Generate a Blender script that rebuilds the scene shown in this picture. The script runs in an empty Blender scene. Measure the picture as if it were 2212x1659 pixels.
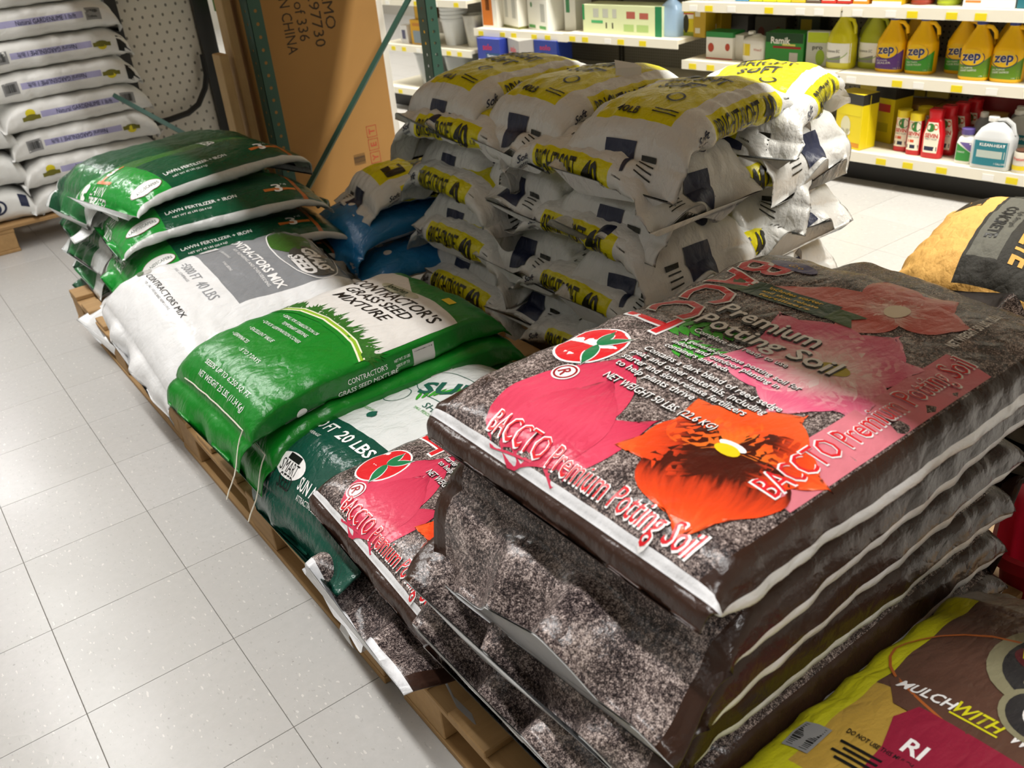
import bpy, bmesh, math, random
import numpy as np
from mathutils import Vector, Matrix
PI = math.pi
C = bpy.context.scene.collection
sc = bpy.context.scene

# ---------------------------------------------------------------- camera
cam = bpy.data.cameras.new('camera')
co = bpy.data.objects.new('camera', cam); C.objects.link(co); sc.camera = co
cam.sensor_width = 36.0; cam.lens = 36.0*1948.75/2212.0
cam.clip_start = .05; cam.clip_end = 60
RW = np.array([[0.79802402, -0.59679051, -0.08365849], [-0.34943311, -0.345152, -0.8710721], [0.49097267, 0.72436951, -0.48397795]])
CP = np.array([0.02274853, -2.47886855, 1.35742264])
Rb = (np.diag([1, -1, -1]) @ RW).T
co.matrix_world = Matrix([[*Rb[0], CP[0]], [*Rb[1], CP[1]], [*Rb[2], CP[2]], [0, 0, 0, 1]])
cam.dof.use_dof = True; cam.dof.focus_distance = 1.7; cam.dof.aperture_fstop = 7.0

# ---------------------------------------------------------------- world, lights, exposure
w = bpy.data.worlds.new('world'); sc.world = w; w.use_nodes = True
w.node_tree.nodes['Background'].inputs[0].default_value = (.95, .97, 1, 1)
w.node_tree.nodes['Background'].inputs[1].default_value = .25
sc.view_settings.view_transform = 'Standard'; sc.view_settings.look = 'None'
sc.view_settings.gamma = 1; sc.view_settings.use_curve_mapping = False
sc.view_settings.exposure = 0.18
LZ = 3.6
def tube_light(x, y, power, ly=1.22, lx=.10, col=(1, .99, .975)):
    if x > 1: col = (1, .965, .89)
    l = bpy.data.lights.new('fluorescent_tube', 'AREA'); l.shape = 'RECTANGLE'; l.size = lx; l.size_y = ly
    l.energy = power; l.color = col
    o = bpy.data.objects.new('fluorescent_tube', l); o.location = (x, y, LZ-.035); C.objects.link(o)
LIGHT_ROWS = []
for x, ys, pw in ((0.0, np.arange(-4.2, 7.5, 1.45), 33), (3.05, np.arange(-4.2, 7.5, 1.45), 74), (-3.0, np.arange(-3.6, 6, 2.9), 8)):  # the row at negative x is added, unseen fill for ambient light
    for y in ys:
        tube_light(x, float(y), pw); LIGHT_ROWS.append((x, float(y)))

# ---------------------------------------------------------------- materials
MATS = {}
def lin(c):
    if isinstance(c, str):
        c = tuple(int(c[i:i+2], 16)/255 for i in (0, 2, 4))
    return tuple((v/12.92 if v <= .04045 else ((v+.055)/1.055)**2.4) for v in c[:3]) + (1,)
class NB:
    def __init__(s, name):
        s.m = bpy.data.materials.new(name); s.m.use_nodes = True
        s.t = s.m.node_tree; s.bs = s.t.nodes['Principled BSDF']
    def n(s, typ, **kw):
        nd = s.t.nodes.new('ShaderNode'+typ)
        for k, v in kw.items(): setattr(nd, k, v)
        return nd
    def l(s, a, b): s.t.links.new(a, b)
    def val(s, sock, v):
        if isinstance(v, (int, float)): sock.default_value = v
        elif isinstance(v, tuple): sock.default_value = v
        else: s.l(v, sock)
    def math(s, op, a, b=0.0, c=None):
        nd = s.n('Math', operation=op); s.val(nd.inputs[0], a); s.val(nd.inputs[1], b)
        if c is not None: s.val(nd.inputs[2], c)
        return nd.outputs[0]
    def mix(s, f, a, b):
        nd = s.n('Mix', data_type='RGBA'); s.val(nd.inputs[0], f); s.val(nd.inputs[6], a); s.val(nd.inputs[7], b)
        return nd.outputs[2]
    def noise(s, vec, scale, detail=3, rough=.55):
        nd = s.n('TexNoise'); nd.inputs['Scale'].default_value = scale; nd.inputs['Detail'].default_value = detail; nd.inputs['Roughness'].default_value = rough
        if vec is not None: s.l(vec, nd.inputs['Vector'])
        return nd.outputs[0]
    def ramp(s, fac, stops):
        nd = s.n('ValToRGB'); cr = nd.color_ramp
        while len(cr.elements) < len(stops): cr.elements.new(.5)
        for e, (p, c) in zip(cr.elements, stops): e.position = p; e.color = lin(c)
        s.l(fac, nd.inputs[0]); return nd.outputs[0]
    def bump(s, h, strength, dist):
        nd = s.n('Bump'); nd.inputs['Strength'].default_value = strength; nd.inputs['Distance'].default_value = dist
        s.l(h, nd.inputs['Height']); s.l(nd.outputs[0], s.bs.inputs['Normal'])
    def obj(s): return s.n('TexCoord').outputs['Object']
    def uv(s): return s.n('TexCoord').outputs['UV']
def crinkle(nb, strength=.5, dist=.006):
    strength = min(1., strength*1.35)
    o = nb.obj()
    mp = nb.n('Mapping'); mp.inputs['Scale'].default_value = (1, 1.6, 1); nb.l(o, mp.inputs[0])
    a = nb.noise(mp.outputs[0], 22, 4, .6); r = nb.n('TexVoronoi', feature='DISTANCE_TO_EDGE'); r.inputs['Scale'].default_value = 17
    dd = nb.n('VectorMath', operation='ADD'); nb.l(mp.outputs[0], dd.inputs[0])
    sc_ = nb.n('VectorMath', operation='SCALE'); sc_.inputs['Scale'].default_value = .12
    nz = nb.n('TexNoise'); nz.inputs['Scale'].default_value = 9; nb.l(mp.outputs[0], nz.inputs['Vector']); nb.l(nz.outputs[1], sc_.inputs[0]); nb.l(sc_.outputs[0], dd.inputs[1]); nb.l(dd.outputs[0], r.inputs['Vector'])
    e = nb.math('MINIMUM', r.outputs[0], .25)
    fn = nb.noise(mp.outputs[0], 75, 3, .6)
    nb.bump(nb.math('ADD', nb.math('ADD', a, nb.math('MULTIPLY', fn, .22)), nb.math('MULTIPLY', e, .9)), strength, dist)
def mat(name, color='808080', rough=.5, metal=0., spec=.5, film=0., var=0., vs=20., trans=0., emit=0., alpha=1., bump=0., bs=60., coat=0.):
    if name in MATS: return MATS[name]
    nb = NB(name); b = nb.bs.inputs; c = lin(color)
    b['Base Color'].default_value = c; b['Roughness'].default_value = rough; b['Metallic'].default_value = metal
    b['Specular IOR Level'].default_value = spec; b['Transmission Weight'].default_value = trans; b['Alpha'].default_value = alpha
    b['Coat Weight'].default_value = coat
    if emit: b['Emission Color'].default_value = c; b['Emission Strength'].default_value = emit
    if var:
        n = nb.noise(nb.obj(), vs, 4); d = tuple(v*(1-var) for v in c[:3])+(1,)
        nb.l(nb.mix(n, d, tuple(min(1, v*(1+var*.6)) for v in c[:3])+(1,)), b['Base Color'])
    if film: crinkle(nb, film)
    elif bump: nb.bump(nb.noise(nb.obj(), bs, 4), bump, .004)
    MATS[name] = nb.m; return nb.m
def soil_color(nb):
    uv = nb.obj()
    a = nb.noise(uv, 210, 2, .75); b = nb.noise(uv, 640, 1.5, .6); c = nb.noise(uv, 26, 3, .6)
    v = nb.math('ADD', nb.math('MULTIPLY', a, .55), nb.math('MULTIPLY', b, .55))
    v = nb.math('ADD', v, nb.math('MULTIPLY', nb.math('SUBTRACT', c, .5), .30))
    return nb.ramp(v, [(.36, '100c0d'), (.47, '2a2324'), (.55, '594d4b'), (.62, '94857f'), (.74, 'd8c8c0')])
def filmmat(name, base, regions=(), rough=.3, film=.5, spec=.5, extra=None):
    """printed film: UV is (along length, along girth) in metres; regions = (a0,a1,b0,b1,colour)"""
    if name in MATS: return MATS[name]
    nb = NB(name); soil = None
    def colr(c):
        nonlocal soil
        if c == 'soil':
            if soil is None: soil = soil_color(nb)
            return soil
        return lin(c)
    sp = nb.n('SeparateXYZ'); nb.l(nb.uv(), sp.inputs[0]); a, b = sp.outputs[0], sp.outputs[1]
    col = colr(base)
    for a0, a1, b0, b1, c in regions:
        m = None
        for s_, op, v in ((a, 'GREATER_THAN', a0), (a, 'LESS_THAN', a1), (b, 'GREATER_THAN', b0), (b, 'LESS_THAN', b1)):
            if abs(v) > 8: continue
            t = nb.math(op, s_, v); m = t if m is None else nb.math('MULTIPLY', m, t)
        col = nb.mix(m, col, colr(c))
    if extra: col = extra(nb, a, b, col)
    nb.val(nb.bs.inputs['Base Color'], col)
    nb.bs.inputs['Roughness'].default_value = rough; nb.bs.inputs['Specular IOR Level'].default_value = spec
    crinkle(nb, film); MATS[name] = nb.m; return nb.m

# ---------------------------------------------------------------- mesh helpers
def mesh(name, verts, faces, m=None, uvs=None, smooth=False):
    me = bpy.data.meshes.new(name)
    me.from_pydata([tuple(map(float, v)) for v in verts], [], [tuple(map(int, f)) for f in faces])
    if uvs is not None:
        ul = me.uv_layers.new(name='UVMap'); li = np.empty(len(me.loops), int); me.loops.foreach_get('vertex_index', li)
        u = np.asarray(uvs, float)
        u = u[li] if len(u) == len(verts) else u
        ul.data.foreach_set('uv', u.ravel())
    if m: me.materials.append(m)
    if smooth: me.polygons.foreach_set('use_smooth', [True]*len(me.polygons))
    me.update(); return me
def link(name, me, parent=None, loc=None, rot=None):
    o = bpy.data.objects.new(name, me); C.objects.link(o)
    if parent is not None: o.parent = parent
    if loc is not None: o.location = loc
    if rot is not None: o.rotation_euler = rot
    return o
def tag(o, label, cat, group=None):
    o['label'] = label; o['category'] = cat
    if group: o['group'] = group
    return o
def struct(o): o['kind'] = 'structure'; return o
def thing(name, label, cat, loc=(0, 0, 0), rz=0, group=None):
    o = link(name, None, None, loc, (0, 0, rz)); return tag(o, label, cat, group)
def copytree(o, parent=None):
    c = o.copy(); C.objects.link(c); c.parent = parent
    for ch in list(o.children): copytree(ch, c)
    return c
class MB:
    """collects simple solids into one mesh"""
    def __init__(s): s.v = []; s.f = []
    def add(s, v, f):
        n = len(s.v); s.v += [tuple(x) for x in v]; s.f += [tuple(i+n for i in q) for q in f]; return s
    def box(s, x0, x1, y0, y1, z0, z1, bev=0.0, M=None):
        if bev <= 0:
            v = [(x, y, z) for z in (z0, z1) for x, y in ((x0, y0), (x1, y0), (x1, y1), (x0, y1))]
            f = [(3, 2, 1, 0), (4, 5, 6, 7), (0, 1, 5, 4), (1, 2, 6, 5), (2, 3, 7, 6), (3, 0, 4, 7)]
        else:
            bm = bmesh.new(); bmesh.ops.create_cube(bm, size=1)
            for q in bm.verts: q.co = ((x0+x1)/2+q.co.x*(x1-x0), (y0+y1)/2+q.co.y*(y1-y0), (z0+z1)/2+q.co.z*(z1-z0))
            bmesh.ops.bevel(bm, geom=bm.edges[:], offset=bev, segments=1, affect='EDGES', profile=.5)
            bm.verts.index_update(); v = [q.co.copy() for q in bm.verts]; f = [[q.index for q in p.verts] for p in bm.faces]; bm.free()
        if M is not None: v = [M @ Vector(q) for q in v]
        return s.add(v, f)
    def tube(s, pts, r, n=8, closed=False):
        pts = [Vector(p) for p in pts]; rings = []; up = Vector((0, 0, 1)); N = len(pts)
        for i, p in enumerate(pts):
            d = (pts[(i+1) % N]-pts[i-1]) if closed else (pts[min(i+1, N-1)]-pts[max(i-1, 0)])
            d.normalize(); u = d.cross(up)
            if u.length < 1e-3: u = d.cross(Vector((1, 0, 0)))
            u.normalize(); w_ = u.cross(d); rr = r[i] if isinstance(r, (list, tuple)) else r
            rings.append([p+u*rr*math.cos(2*PI*k/n)+w_*rr*math.sin(2*PI*k/n) for k in range(n)])
        v = [q for rg in rings for q in rg]; f = []
        for i in range(N if closed else N-1):
            j = (i+1) % N
            for k in range(n): f.append((i*n+k, i*n+(k+1) % n, j*n+(k+1) % n, j*n+k))
        if not closed: f += [tuple(range(n))[::-1], tuple((N-1)*n+k for k in range(n))]
        return s.add(v, f)
    def lathe(s, prof, n=20, cx=0, cy=0, cap=True):
        v = [(cx+r*math.cos(2*PI*k/n), cy+r*math.sin(2*PI*k/n), z) for r, z in prof for k in range(n)]; f = []
        for i in range(len(prof)-1):
            for k in range(n): f.append((i*n+k, i*n+(k+1) % n, (i+1)*n+(k+1) % n, (i+1)*n+k))
        if cap: f += [tuple(range(n))[::-1], tuple((len(prof)-1)*n+k for k in range(n))]
        return s.add(v, f)
    def build(s, name, m, parent=None, loc=None, rot=None, smooth=False):
        me = mesh(name, s.v, s.f, m)
        if smooth:
            me.polygons.foreach_set('use_smooth', [True]*len(me.polygons))
            try: me.set_sharp_from_angle(angle=math.radians(40))
            except Exception: pass
        return link(name, me, parent, loc, rot)
def quick(name, m, parent, *boxes, bev=0):
    b = MB()
    for q in boxes: b.box(*q, bev=bev)
    return b.build(name, m, parent)

# ---------------------------------------------------------------- numpy noise
def pn(x, y, seed=0):
    x = np.asarray(x, float); y = np.asarray(y, float)
    xi = np.floor(x).astype(int); yi = np.floor(y).astype(int); xf = x-xi; yf = y-yi
    def g(ix, iy):
        h = (ix*374761393+iy*668265263+seed*1274126177) & 0x7fffffff
        h = ((h ^ (h >> 13))*1274126177) & 0x7fffffff
        return (h ^ (h >> 16)) % 6283/1000.0
    def d(ix, iy, dx, dy):
        a = g(ix, iy); return np.cos(a)*dx+np.sin(a)*dy
    u = xf*xf*(3-2*xf); v = yf*yf*(3-2*yf)
    return ((d(xi, yi, xf, yf)*(1-u)+d(xi+1, yi, xf-1, yf)*u)*(1-v)+(d(xi, yi+1, xf, yf-1)*(1-u)+d(xi+1, yi+1, xf-1, yf-1)*u)*v)*1.5
def sst(x, a, b):
    t = np.clip((x-a)/(b-a), 0, 1); return t*t*(3-2*t)

# ---------------------------------------------------------------- flat shapes and lettering, cut to follow curved film
TX = {}
def txt(s, shear=0., bold=0.):
    k = (s, shear, bold)
    if k in TX: return TX[k]
    cu = bpy.data.curves.new('t', 'FONT'); cu.body = s; cu.resolution_u = 2; cu.shear = shear; cu.offset = bold
    ob = bpy.data.objects.new('t', cu)
    me = bpy.data.meshes.new_from_object(ob)
    v = np.empty(len(me.vertices)*3); me.vertices.foreach_get('co', v); v = v.reshape(-1, 3)[:, :2]
    f = [tuple(p.vertices) for p in me.polygons]
    bpy.data.objects.remove(ob); bpy.data.curves.remove(cu); bpy.data.meshes.remove(me)
    TX[k] = (v, f); return TX[k]
def cutgrid(v, f, cell):
    lo, hi = v.min(0), v.max(0)
    if (hi-lo).max() <= cell*1.3: return v, f
    bm = bmesh.new(); vs = [bm.verts.new((p[0], p[1], 0)) for p in v]
    for q in f:
        try: bm.faces.new([vs[i] for i in q])
        except ValueError: pass
    for ax in (0, 1):
        n = int((hi[ax]-lo[ax])/cell)
        for i in range(1, n+1):
            c = lo[ax]+i*(hi[ax]-lo[ax])/(n+1); pl = [0, 0, 0]; pl[ax] = c; nn = [0, 0, 0]; nn[ax] = 1
            bmesh.ops.bisect_plane(bm, geom=bm.verts[:]+bm.edges[:]+bm.faces[:], plane_co=pl, plane_no=nn, dist=1e-7)
    bm.verts.index_update()
    v2 = np.array([(p.co.x, p.co.y) for p in bm.verts]); f2 = [tuple(x.index for x in q.verts) for q in bm.faces]
    bm.free(); return v2, f2
def T(s, h, a, b, rot=0, al='c', sx=1., shear=0., bold=0., cell=.03, fit=None):
    """lettering: cap height h (m) at (a,b), turned by rot degrees"""
    v, f = txt(s, shear, bold); v = v*(h/.70); v = v*[sx, 1]
    x0, x1 = v[:, 0].min(), v[:, 0].max()
    if fit: v = v*[fit/(x1-x0), 1]; x0, x1 = v[:, 0].min(), v[:, 0].max()
    v = v-[{'c': (x0+x1)/2, 'l': x0, 'r': x1}[al], h/2]
    if h > .02: v, f = cutgrid(v, f, cell)
    c, s_ = math.cos(math.radians(rot)), math.sin(math.radians(rot))
    return np.stack([a+v[:, 0]*c-v[:, 1]*s_, b+v[:, 0]*s_+v[:, 1]*c], 1), f, v
def poly(pts, cell=.03):
    from mathutils.geometry import tessellate_polygon
    v = np.array(pts, float); t = tessellate_polygon([[Vector((p[0], p[1], 0)) for p in v]])
    v, f = cutgrid(v, [tuple(q) for q in t], cell); return v, f, v
def rect(a0, a1, b0, b1, cell=.03): return poly([(a0, b0), (a1, b0), (a1, b1), (a0, b1)], cell)
def ell(a, b, ra, rb, n=28, rot=0, cell=.03):
    c, s = math.cos(math.radians(rot)), math.sin(math.radians(rot))
    return poly([(a+ra*math.cos(t)*c-rb*math.sin(t)*s, b+ra*math.cos(t)*s+rb*math.sin(t)*c) for t in np.linspace(0, 2*PI, n, False)], cell)
def ring(a, b, ra, rb, wd, n=36, t0=0, t1=360, rot=0):
    c, s = math.cos(math.radians(rot)), math.sin(math.radians(rot)); v = []; f = []
    tt = np.radians(np.linspace(t0, t1, n+1))
    for t in tt:
        for k in (0, 1):
            x, y = (ra-wd*k)*math.cos(t), (rb-wd*k)*math.sin(t); v.append((a+x*c-y*s, b+x*s+y*c))
    for i in range(n): f.append((2*i, 2*i+2, 2*i+3, 2*i+1))
    v = np.array(v); return v, f, v
def petal(a, b, ang, ln, wd, nu=10, nv=8, tip=.45, wav=0., seed=0, base=.12):
    """rounded petal; uv = (along, across)"""
    v = []; uv = []; f = []; c, s = math.cos(math.radians(ang)), math.sin(math.radians(ang))
    for i in range(nu+1):
        u = i/nu; wv = wd*(base*(1-u)+(math.sin(PI*min(u, .999)**.75))**.7*(.75+.25*u)*(1.0))
        for j in range(nv+1):
            t = j/nv*2-1; l = u*ln*(1-.14*t*t*u)*(1+wav*math.sin(t*7+seed)*u*u)
            v.append((a+l*c-wv*t*.5*s, b+l*s+wv*t*.5*c)); uv.append((u, t))
    for i in range(nu):
        for j in range(nv): k = i*(nv+1)+j; f.append((k, k+nv+1, k+nv+2, k+1))
    return np.array(v), f, np.array(uv)
def barcode(a, b, w_, h, rot=0, n=22, seed=1):
    r = random.Random(seed); v = []; f = []; x = -w_/2; c, s = math.cos(math.radians(rot)), math.sin(math.radians(rot))
    while x < w_/2-.0005:
        bw = r.choice((.4, .6, 1.1))*w_/n; x1 = min(x+bw, w_/2); k = len(v)
        for p, q in ((x, -h/2), (x1, -h/2), (x1, h/2), (x, h/2)): v.append((a+p*c-q*s, b+p*s+q*c))
        f.append((k, k+1, k+2, k+3)); x = x1+r.choice((.4, .6, 1.))*w_/n
    v = np.array(v); return v, f, v
def multi(*sh):
    v = []; f = []; u = []; n = 0
    for a, b, c in sh:
        v.append(a); u.append(c); f += [tuple(i+n for i in q) for q in b]; n += len(a)
    return np.concatenate(v), f, np.concatenate(u)

# ---------------------------------------------------------------- lofted surface with printable (a,b) coordinates
class Surf:
    def __init__(s, A, Pm, P):
        s.A = np.asarray(A, float); s.Pm = Pm; s.P = P; s.nk = P.shape[1]-1; s.normals()
    def normals(s):
        P = s.P; du = np.gradient(P, axis=0); Q = np.concatenate([P[:, -2:-1], P, P[:, 1:2]], 1); dv = (Q[:, 2:]-Q[:, :-2])/2
        n = np.cross(du, dv); n /= np.linalg.norm(n, axis=2, keepdims=True)+1e-12; s.N = n
    def ev(s, a, b, off=0.):
        i = np.interp(a, s.A, np.arange(len(s.A))); j = np.clip((np.asarray(b)/s.Pm+.5)*s.nk, 0, s.nk-1e-6)
        i0 = np.minimum(i.astype(int), len(s.A)-2); j0 = j.astype(int); fi = (i-i0)[:, None]; fj = (j-j0)[:, None]
        def bl(G): return (G[i0, j0]*(1-fi)+G[i0+1, j0]*fi)*(1-fj)+(G[i0, j0+1]*(1-fi)+G[i0+1, j0+1]*fi)*fj
        return bl(s.P)+bl(s.N)*off
    def body(s, name, m, cap=True):
        nr, nk = len(s.A), s.nk; V = s.P[:, :nk].reshape(-1, 3); F = []; U = []
        bb = (np.arange(nk+1)/nk-.5)*s.Pm
        for i in range(nr-1):
            for k in range(nk):
                k2 = (k+1) % nk; F.append((i*nk+k, i*nk+k2, (i+1)*nk+k2, (i+1)*nk+k))
                U += [(s.A[i], bb[k]), (s.A[i], bb[k+1]), (s.A[i+1], bb[k+1]), (s.A[i+1], bb[k])]
        if cap:
            for i in (0, nr-1):
                for k in range(nk//2):
                    q = [i*nk+k, i*nk+k+1, i*nk+(nk-k-1) % nk, i*nk+(nk-k) % nk]
                    if i: q = q[::-1]
                    q = list(dict.fromkeys(q))
                    if len(q) < 3: continue
                    F.append(tuple(q)); U += [(s.A[i], bb[1])]*len(q)
        F = [f[::-1] for f in F]
        # reverse uv order per face to match
        V_ = V; out = []; p = 0
        for f in F: n = len(f); out += U[p:p+n][::-1]; p += n
        return mesh(name, V_, F, m, out, True)
    def decals(s, items, parent, base=.0010, step=.0004):
        """items: (part name, material, shape, layer); lettering on a logo, label, banner or panel hangs under it"""
        acc = {}
        for name, m, (v, f, uv), layer in items:
            P = s.ev(v[:, 0], v[:, 1], base+step*layer); c = v.mean(0)
            k = (name, m.name, *((round(c[0]/.012), round(c[1]/.02)) if 'lettering' in name else (round(c[0]/.09), round(c[1]/.09)))) if name not in ('printed_flower', 'printed_grass') else (name, m.name)
            A = acc.setdefault(k, [[], [], [], m]); n = sum(len(x) for x in A[0])
            A[0].append(P); A[2].append(uv); A[1] += [tuple(i+n for i in q) for q in f]
        host = {}; todo = []
        for (name, *_), (V, F, U, m) in acc.items():
            V = np.concatenate(V); o = link(name, mesh(name, V, F, m, np.concatenate(U), True), parent)
            if name in ('brand_logo', 'label', 'label_oval', 'banner', 'printed_panel'): host.setdefault(name, []).append((V.mean(0), o))
            elif 'lettering' in name: todo.append((name, V.mean(0), o))
        for name, c, o in todo:
            hs = [q for kk in (('banner',) if name == 'banner_lettering' else ('brand_logo',) if name == 'brand_lettering' else ()) for q in host.get(kk, [])]+host.get('label', [])
            if hs:
                d, h = min(((np.linalg.norm(c-q[0]), q[1]) for q in hs), key=lambda t: t[0])
                if d < .12: o.parent = h
def superring(wd, h, n, nk, cy=0., cz=0.):
    th = np.linspace(-PI, PI, 721)
    y = wd/2*np.sign(np.sin(th))*np.abs(np.sin(th))**(2/n); z = h/2*np.sign(np.cos(th))*np.abs(np.cos(th))**(2/n)
    d = np.concatenate([[0], np.cumsum(np.hypot(np.diff(y), np.diff(z)))]); t = np.linspace(0, d[-1], nk+1)
    return np.interp(t, d, y)+cy, np.interp(t, d, z)+cz, d[-1]
def bag(L, W, H, n=2.6, p=4., q=.5, ear=.4, fl=(.05, .05), droop=(45, 45), flw=.012, seed=0, wr=.004, nu=60, nk=72, flat=.45, deform=None, fq=24., flare=0.):
    t = np.linspace(-1, 1, nu); s = L/2*np.sign(t)*(1-(1-np.abs(t))**1.5)
    h = np.maximum(H*np.maximum(1-np.abs(2*s/L)**p, 0)**q, .004); rows = []; A = []
    Pm = superring(W, H, n, 8)[2]
    def flap(sgn, ln, dr):
        out = []
        if ln <= 0: return out
        m = 7; x = 0.; z = 0.; y0, z0, _ = superring(W+(H-.004)*ear, .004, n, nk, cz=flat*(H-.004)/2+.002)
        for k in range(1, m+1):
            an = math.radians(dr)*min(1, k/m*1.6); x += math.cos(an)*ln/m; z -= math.sin(an)*ln/m; d = ln*k/m
            wv = flw*(k/m)*pn(y0*11+seed*3.1, np.full_like(y0, d*6+sgn*5), seed+7)*2.2
            out.append((sgn*(L/2+d), np.stack([sgn*(L/2+x)-sgn*wv*.5*np.sin(an)*-1, y0*(1-.03*k/m), z0+z+wv], 1)))
        return out
    body = []
    for si, hi in zip(s, h):
        y, z, _ = superring(W+(H-hi)*ear, hi, n, nk, cz=flat*(H-hi)/2+hi/2)
        y = y*(1-flare*((z-flat*(H-hi)/2)/hi*2-1))
        body.append((si, np.stack([np.full_like(y, si), y, z], 1)))
    rows = flap(-1, fl[0], droop[0])[::-1]+body+flap(1, fl[1], droop[1])
    A = np.array([r[0] for r in rows]); P = np.stack([r[1] for r in rows])
    S = Surf(A, Pm, P)
    if wr:
        a = A[:, None]; b = ((np.arange(nk+1)/nk-.5)*Pm)[None]; aa = np.repeat(a, nk+1, 1); bb = np.repeat(b, len(A), 0)
        bw = (bb/Pm+.5)*2*PI; cx, sy = np.cos(bw)*Pm/6.28, np.sin(bw)*Pm/6.28
        e = sst(np.abs(aa), L*.25, L*.5)*.9; sd = sst(np.abs(np.abs(bb)-Pm*.25), Pm*.16, Pm*.02)
        d = e*pn(bb*fq+9, aa*5, seed)+sd*pn(aa*fq+3, bb*7, seed+1)*.9+.8*pn(aa*7+bb*3, bb*8, seed+2)+.35*pn(aa*30, bb*30, seed+3)
        seam = np.clip(np.abs(np.abs(bb)-Pm/2)/(Pm*.06), 0, 1)
        seam = seam*np.where(np.abs(aa) >= L/2-1e-6, 0, np.clip((np.interp(np.abs(aa), s[nu//2:], h[nu//2:])-.004)/(H*.5), 0, 1))
        S.P = S.P+S.N*(wr*d*seam)[..., None]; S.P[:, -1] = S.P[:, 0]
    if deform is not None:
        S.P = deform(S.P)
    S.normals(); return S
def place(o, x, y, z, rz=0, rx=0, ry=0):
    o.location = (x, y, z); o.rotation_euler = (math.radians(rx), math.radians(ry), math.radians(rz)); return o
def printed(name, S, m, items, label, cat, group=None):
    o = link(name, S.body(name, m)); tag(o, label, cat, group); S.decals(items, o); return o
# ================================================================ the setting
TILE = .3048
def floor_mat():
    nb = NB('vinyl_tile'); o = nb.n('ObjectInfo'); g = nb.n('NewGeometry').outputs['Position']
    fl = nb.noise(g, 55, 3, .7); big = nb.noise(g, 1.3, 3)
    mp = nb.n('Mapping'); mp.inputs['Scale'].default_value = (150, 60, 1); mp.inputs['Rotation'].default_value = (0, 0, .5); nb.l(g, mp.inputs[0])
    sp = nb.noise(mp.outputs[0], 1.0, 1); spk = nb.math('GREATER_THAN', sp, .69)
    sp2 = nb.math('LESS_THAN', nb.noise(mp.outputs[0], .8, 1), .30)
    c = nb.mix(fl, lin('a8a6a3'), lin('b9b7b4')); c = nb.mix(nb.math('MULTIPLY', o.outputs['Random'], .35), c, lin('a3a19c'))
    c = nb.mix(nb.math('MULTIPLY', spk, .35), c, lin('8d8a85')); c = nb.mix(nb.math('MULTIPLY', sp2, .35), c, lin('e6e2da'))
    c = nb.mix(nb.math('MULTIPLY', nb.math('GREATER_THAN', nb.noise(g, 38, 2), .74), .5), c, lin('6f6b66'))
    nb.val(nb.bs.inputs['Base Color'], c)
    nb.val(nb.bs.inputs['Roughness'], nb.math('ADD', nb.math('MULTIPLY', big, .28), .17)); nb.bs.inputs['Specular IOR Level'].default_value = .45
    nb.bump(nb.noise(g, 7, 3), .12, .01); return nb.m
MF = floor_mat()
fl = struct(quick('floor', mat('joint', '6a665f', .8), None, (-6, 6.2, -6.5, 10, -.12, -.0028)))
tb = MB().box(-TILE/2+.0006, TILE/2-.0006, -TILE/2+.0006, TILE/2-.0006, -.0028, 0, bev=.0006)
tme = mesh('floor_tile', tb.v, tb.f, MF)
vis = set(); ntile = 0
for i in range(-3, 15):
    for j in range(-8, 17):
        x, y = (i+.5)*TILE, (j+.5)*TILE
        d = RW @ (np.array([x, y, 0])-CP); u, v = 1106+1948.75*d[0]/d[2], 829.5+1948.75*d[1]/d[2]
        under = (.75 < x < 1.35 and -2.3 < y < 1.1) or (1.75 < x < 2.0 and -.75 < y < .1)
        if d[2] > .3 and -250 < u < 2460 and -150 < v < 1900 and not under and x < 4.0 and ntile < 298:
            link('floor_tile', tme, fl, (x, y, 0)); vis.add((i, j)); ntile += 1
rest = MB()
for i in range(-20, 21):
    for j in range(-22, 33):
        if (i, j) not in vis:
            x, y = (i+.5)*TILE, (j+.5)*TILE; g = TILE/2-.0006
            rest.add([(x-g, y-g, 0), (x+g, y-g, 0), (x+g, y+g, 0), (x-g, y+g, 0)], [(0, 1, 2, 3)])
ro = rest.build('floor_tile_field', MF, fl); ro['kind'] = 'stuff'
MW = mat('wall_paint', '9d998f', .7)
struct(quick('ceiling', mat('ceiling_white', 'c9c8c4', .85), None, (-6, 6.2, -6.5, 10, 3.75, 3.87)))
struct(quick('wall_left', MW, None, (-6.1, -6, -6.5, 10, -.1, 3.87)))
struct(quick('wall_right', MW, None, (6.2, 6.3, -6.5, 10, -.1, 3.87)))
struct(quick('wall_back', MW, None, (-6, 6.2, 10, 10.1, -.1, 3.87)))
struct(quick('wall_front', MW, None, (-6, 6.2, -6.6, -6.5, -.1, 3.87)))
b = MB().box(-.16, .16, -.64, .64, 0, .07).box(-.03, .03, -.3, .3, .07, .15); fx = mesh('light_fixture', b.v, b.f, mat('fixture_white', 'f2f2f0', .4))
for x, y in LIGHT_ROWS:  # includes housings for the added ambient row
    tag(link('light_fixture', fx, None, (x, y, LZ)), 'white fluorescent strip fixture hung below the store ceiling', 'ceiling light', 'fluorescent fixtures over the aisles')

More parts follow.
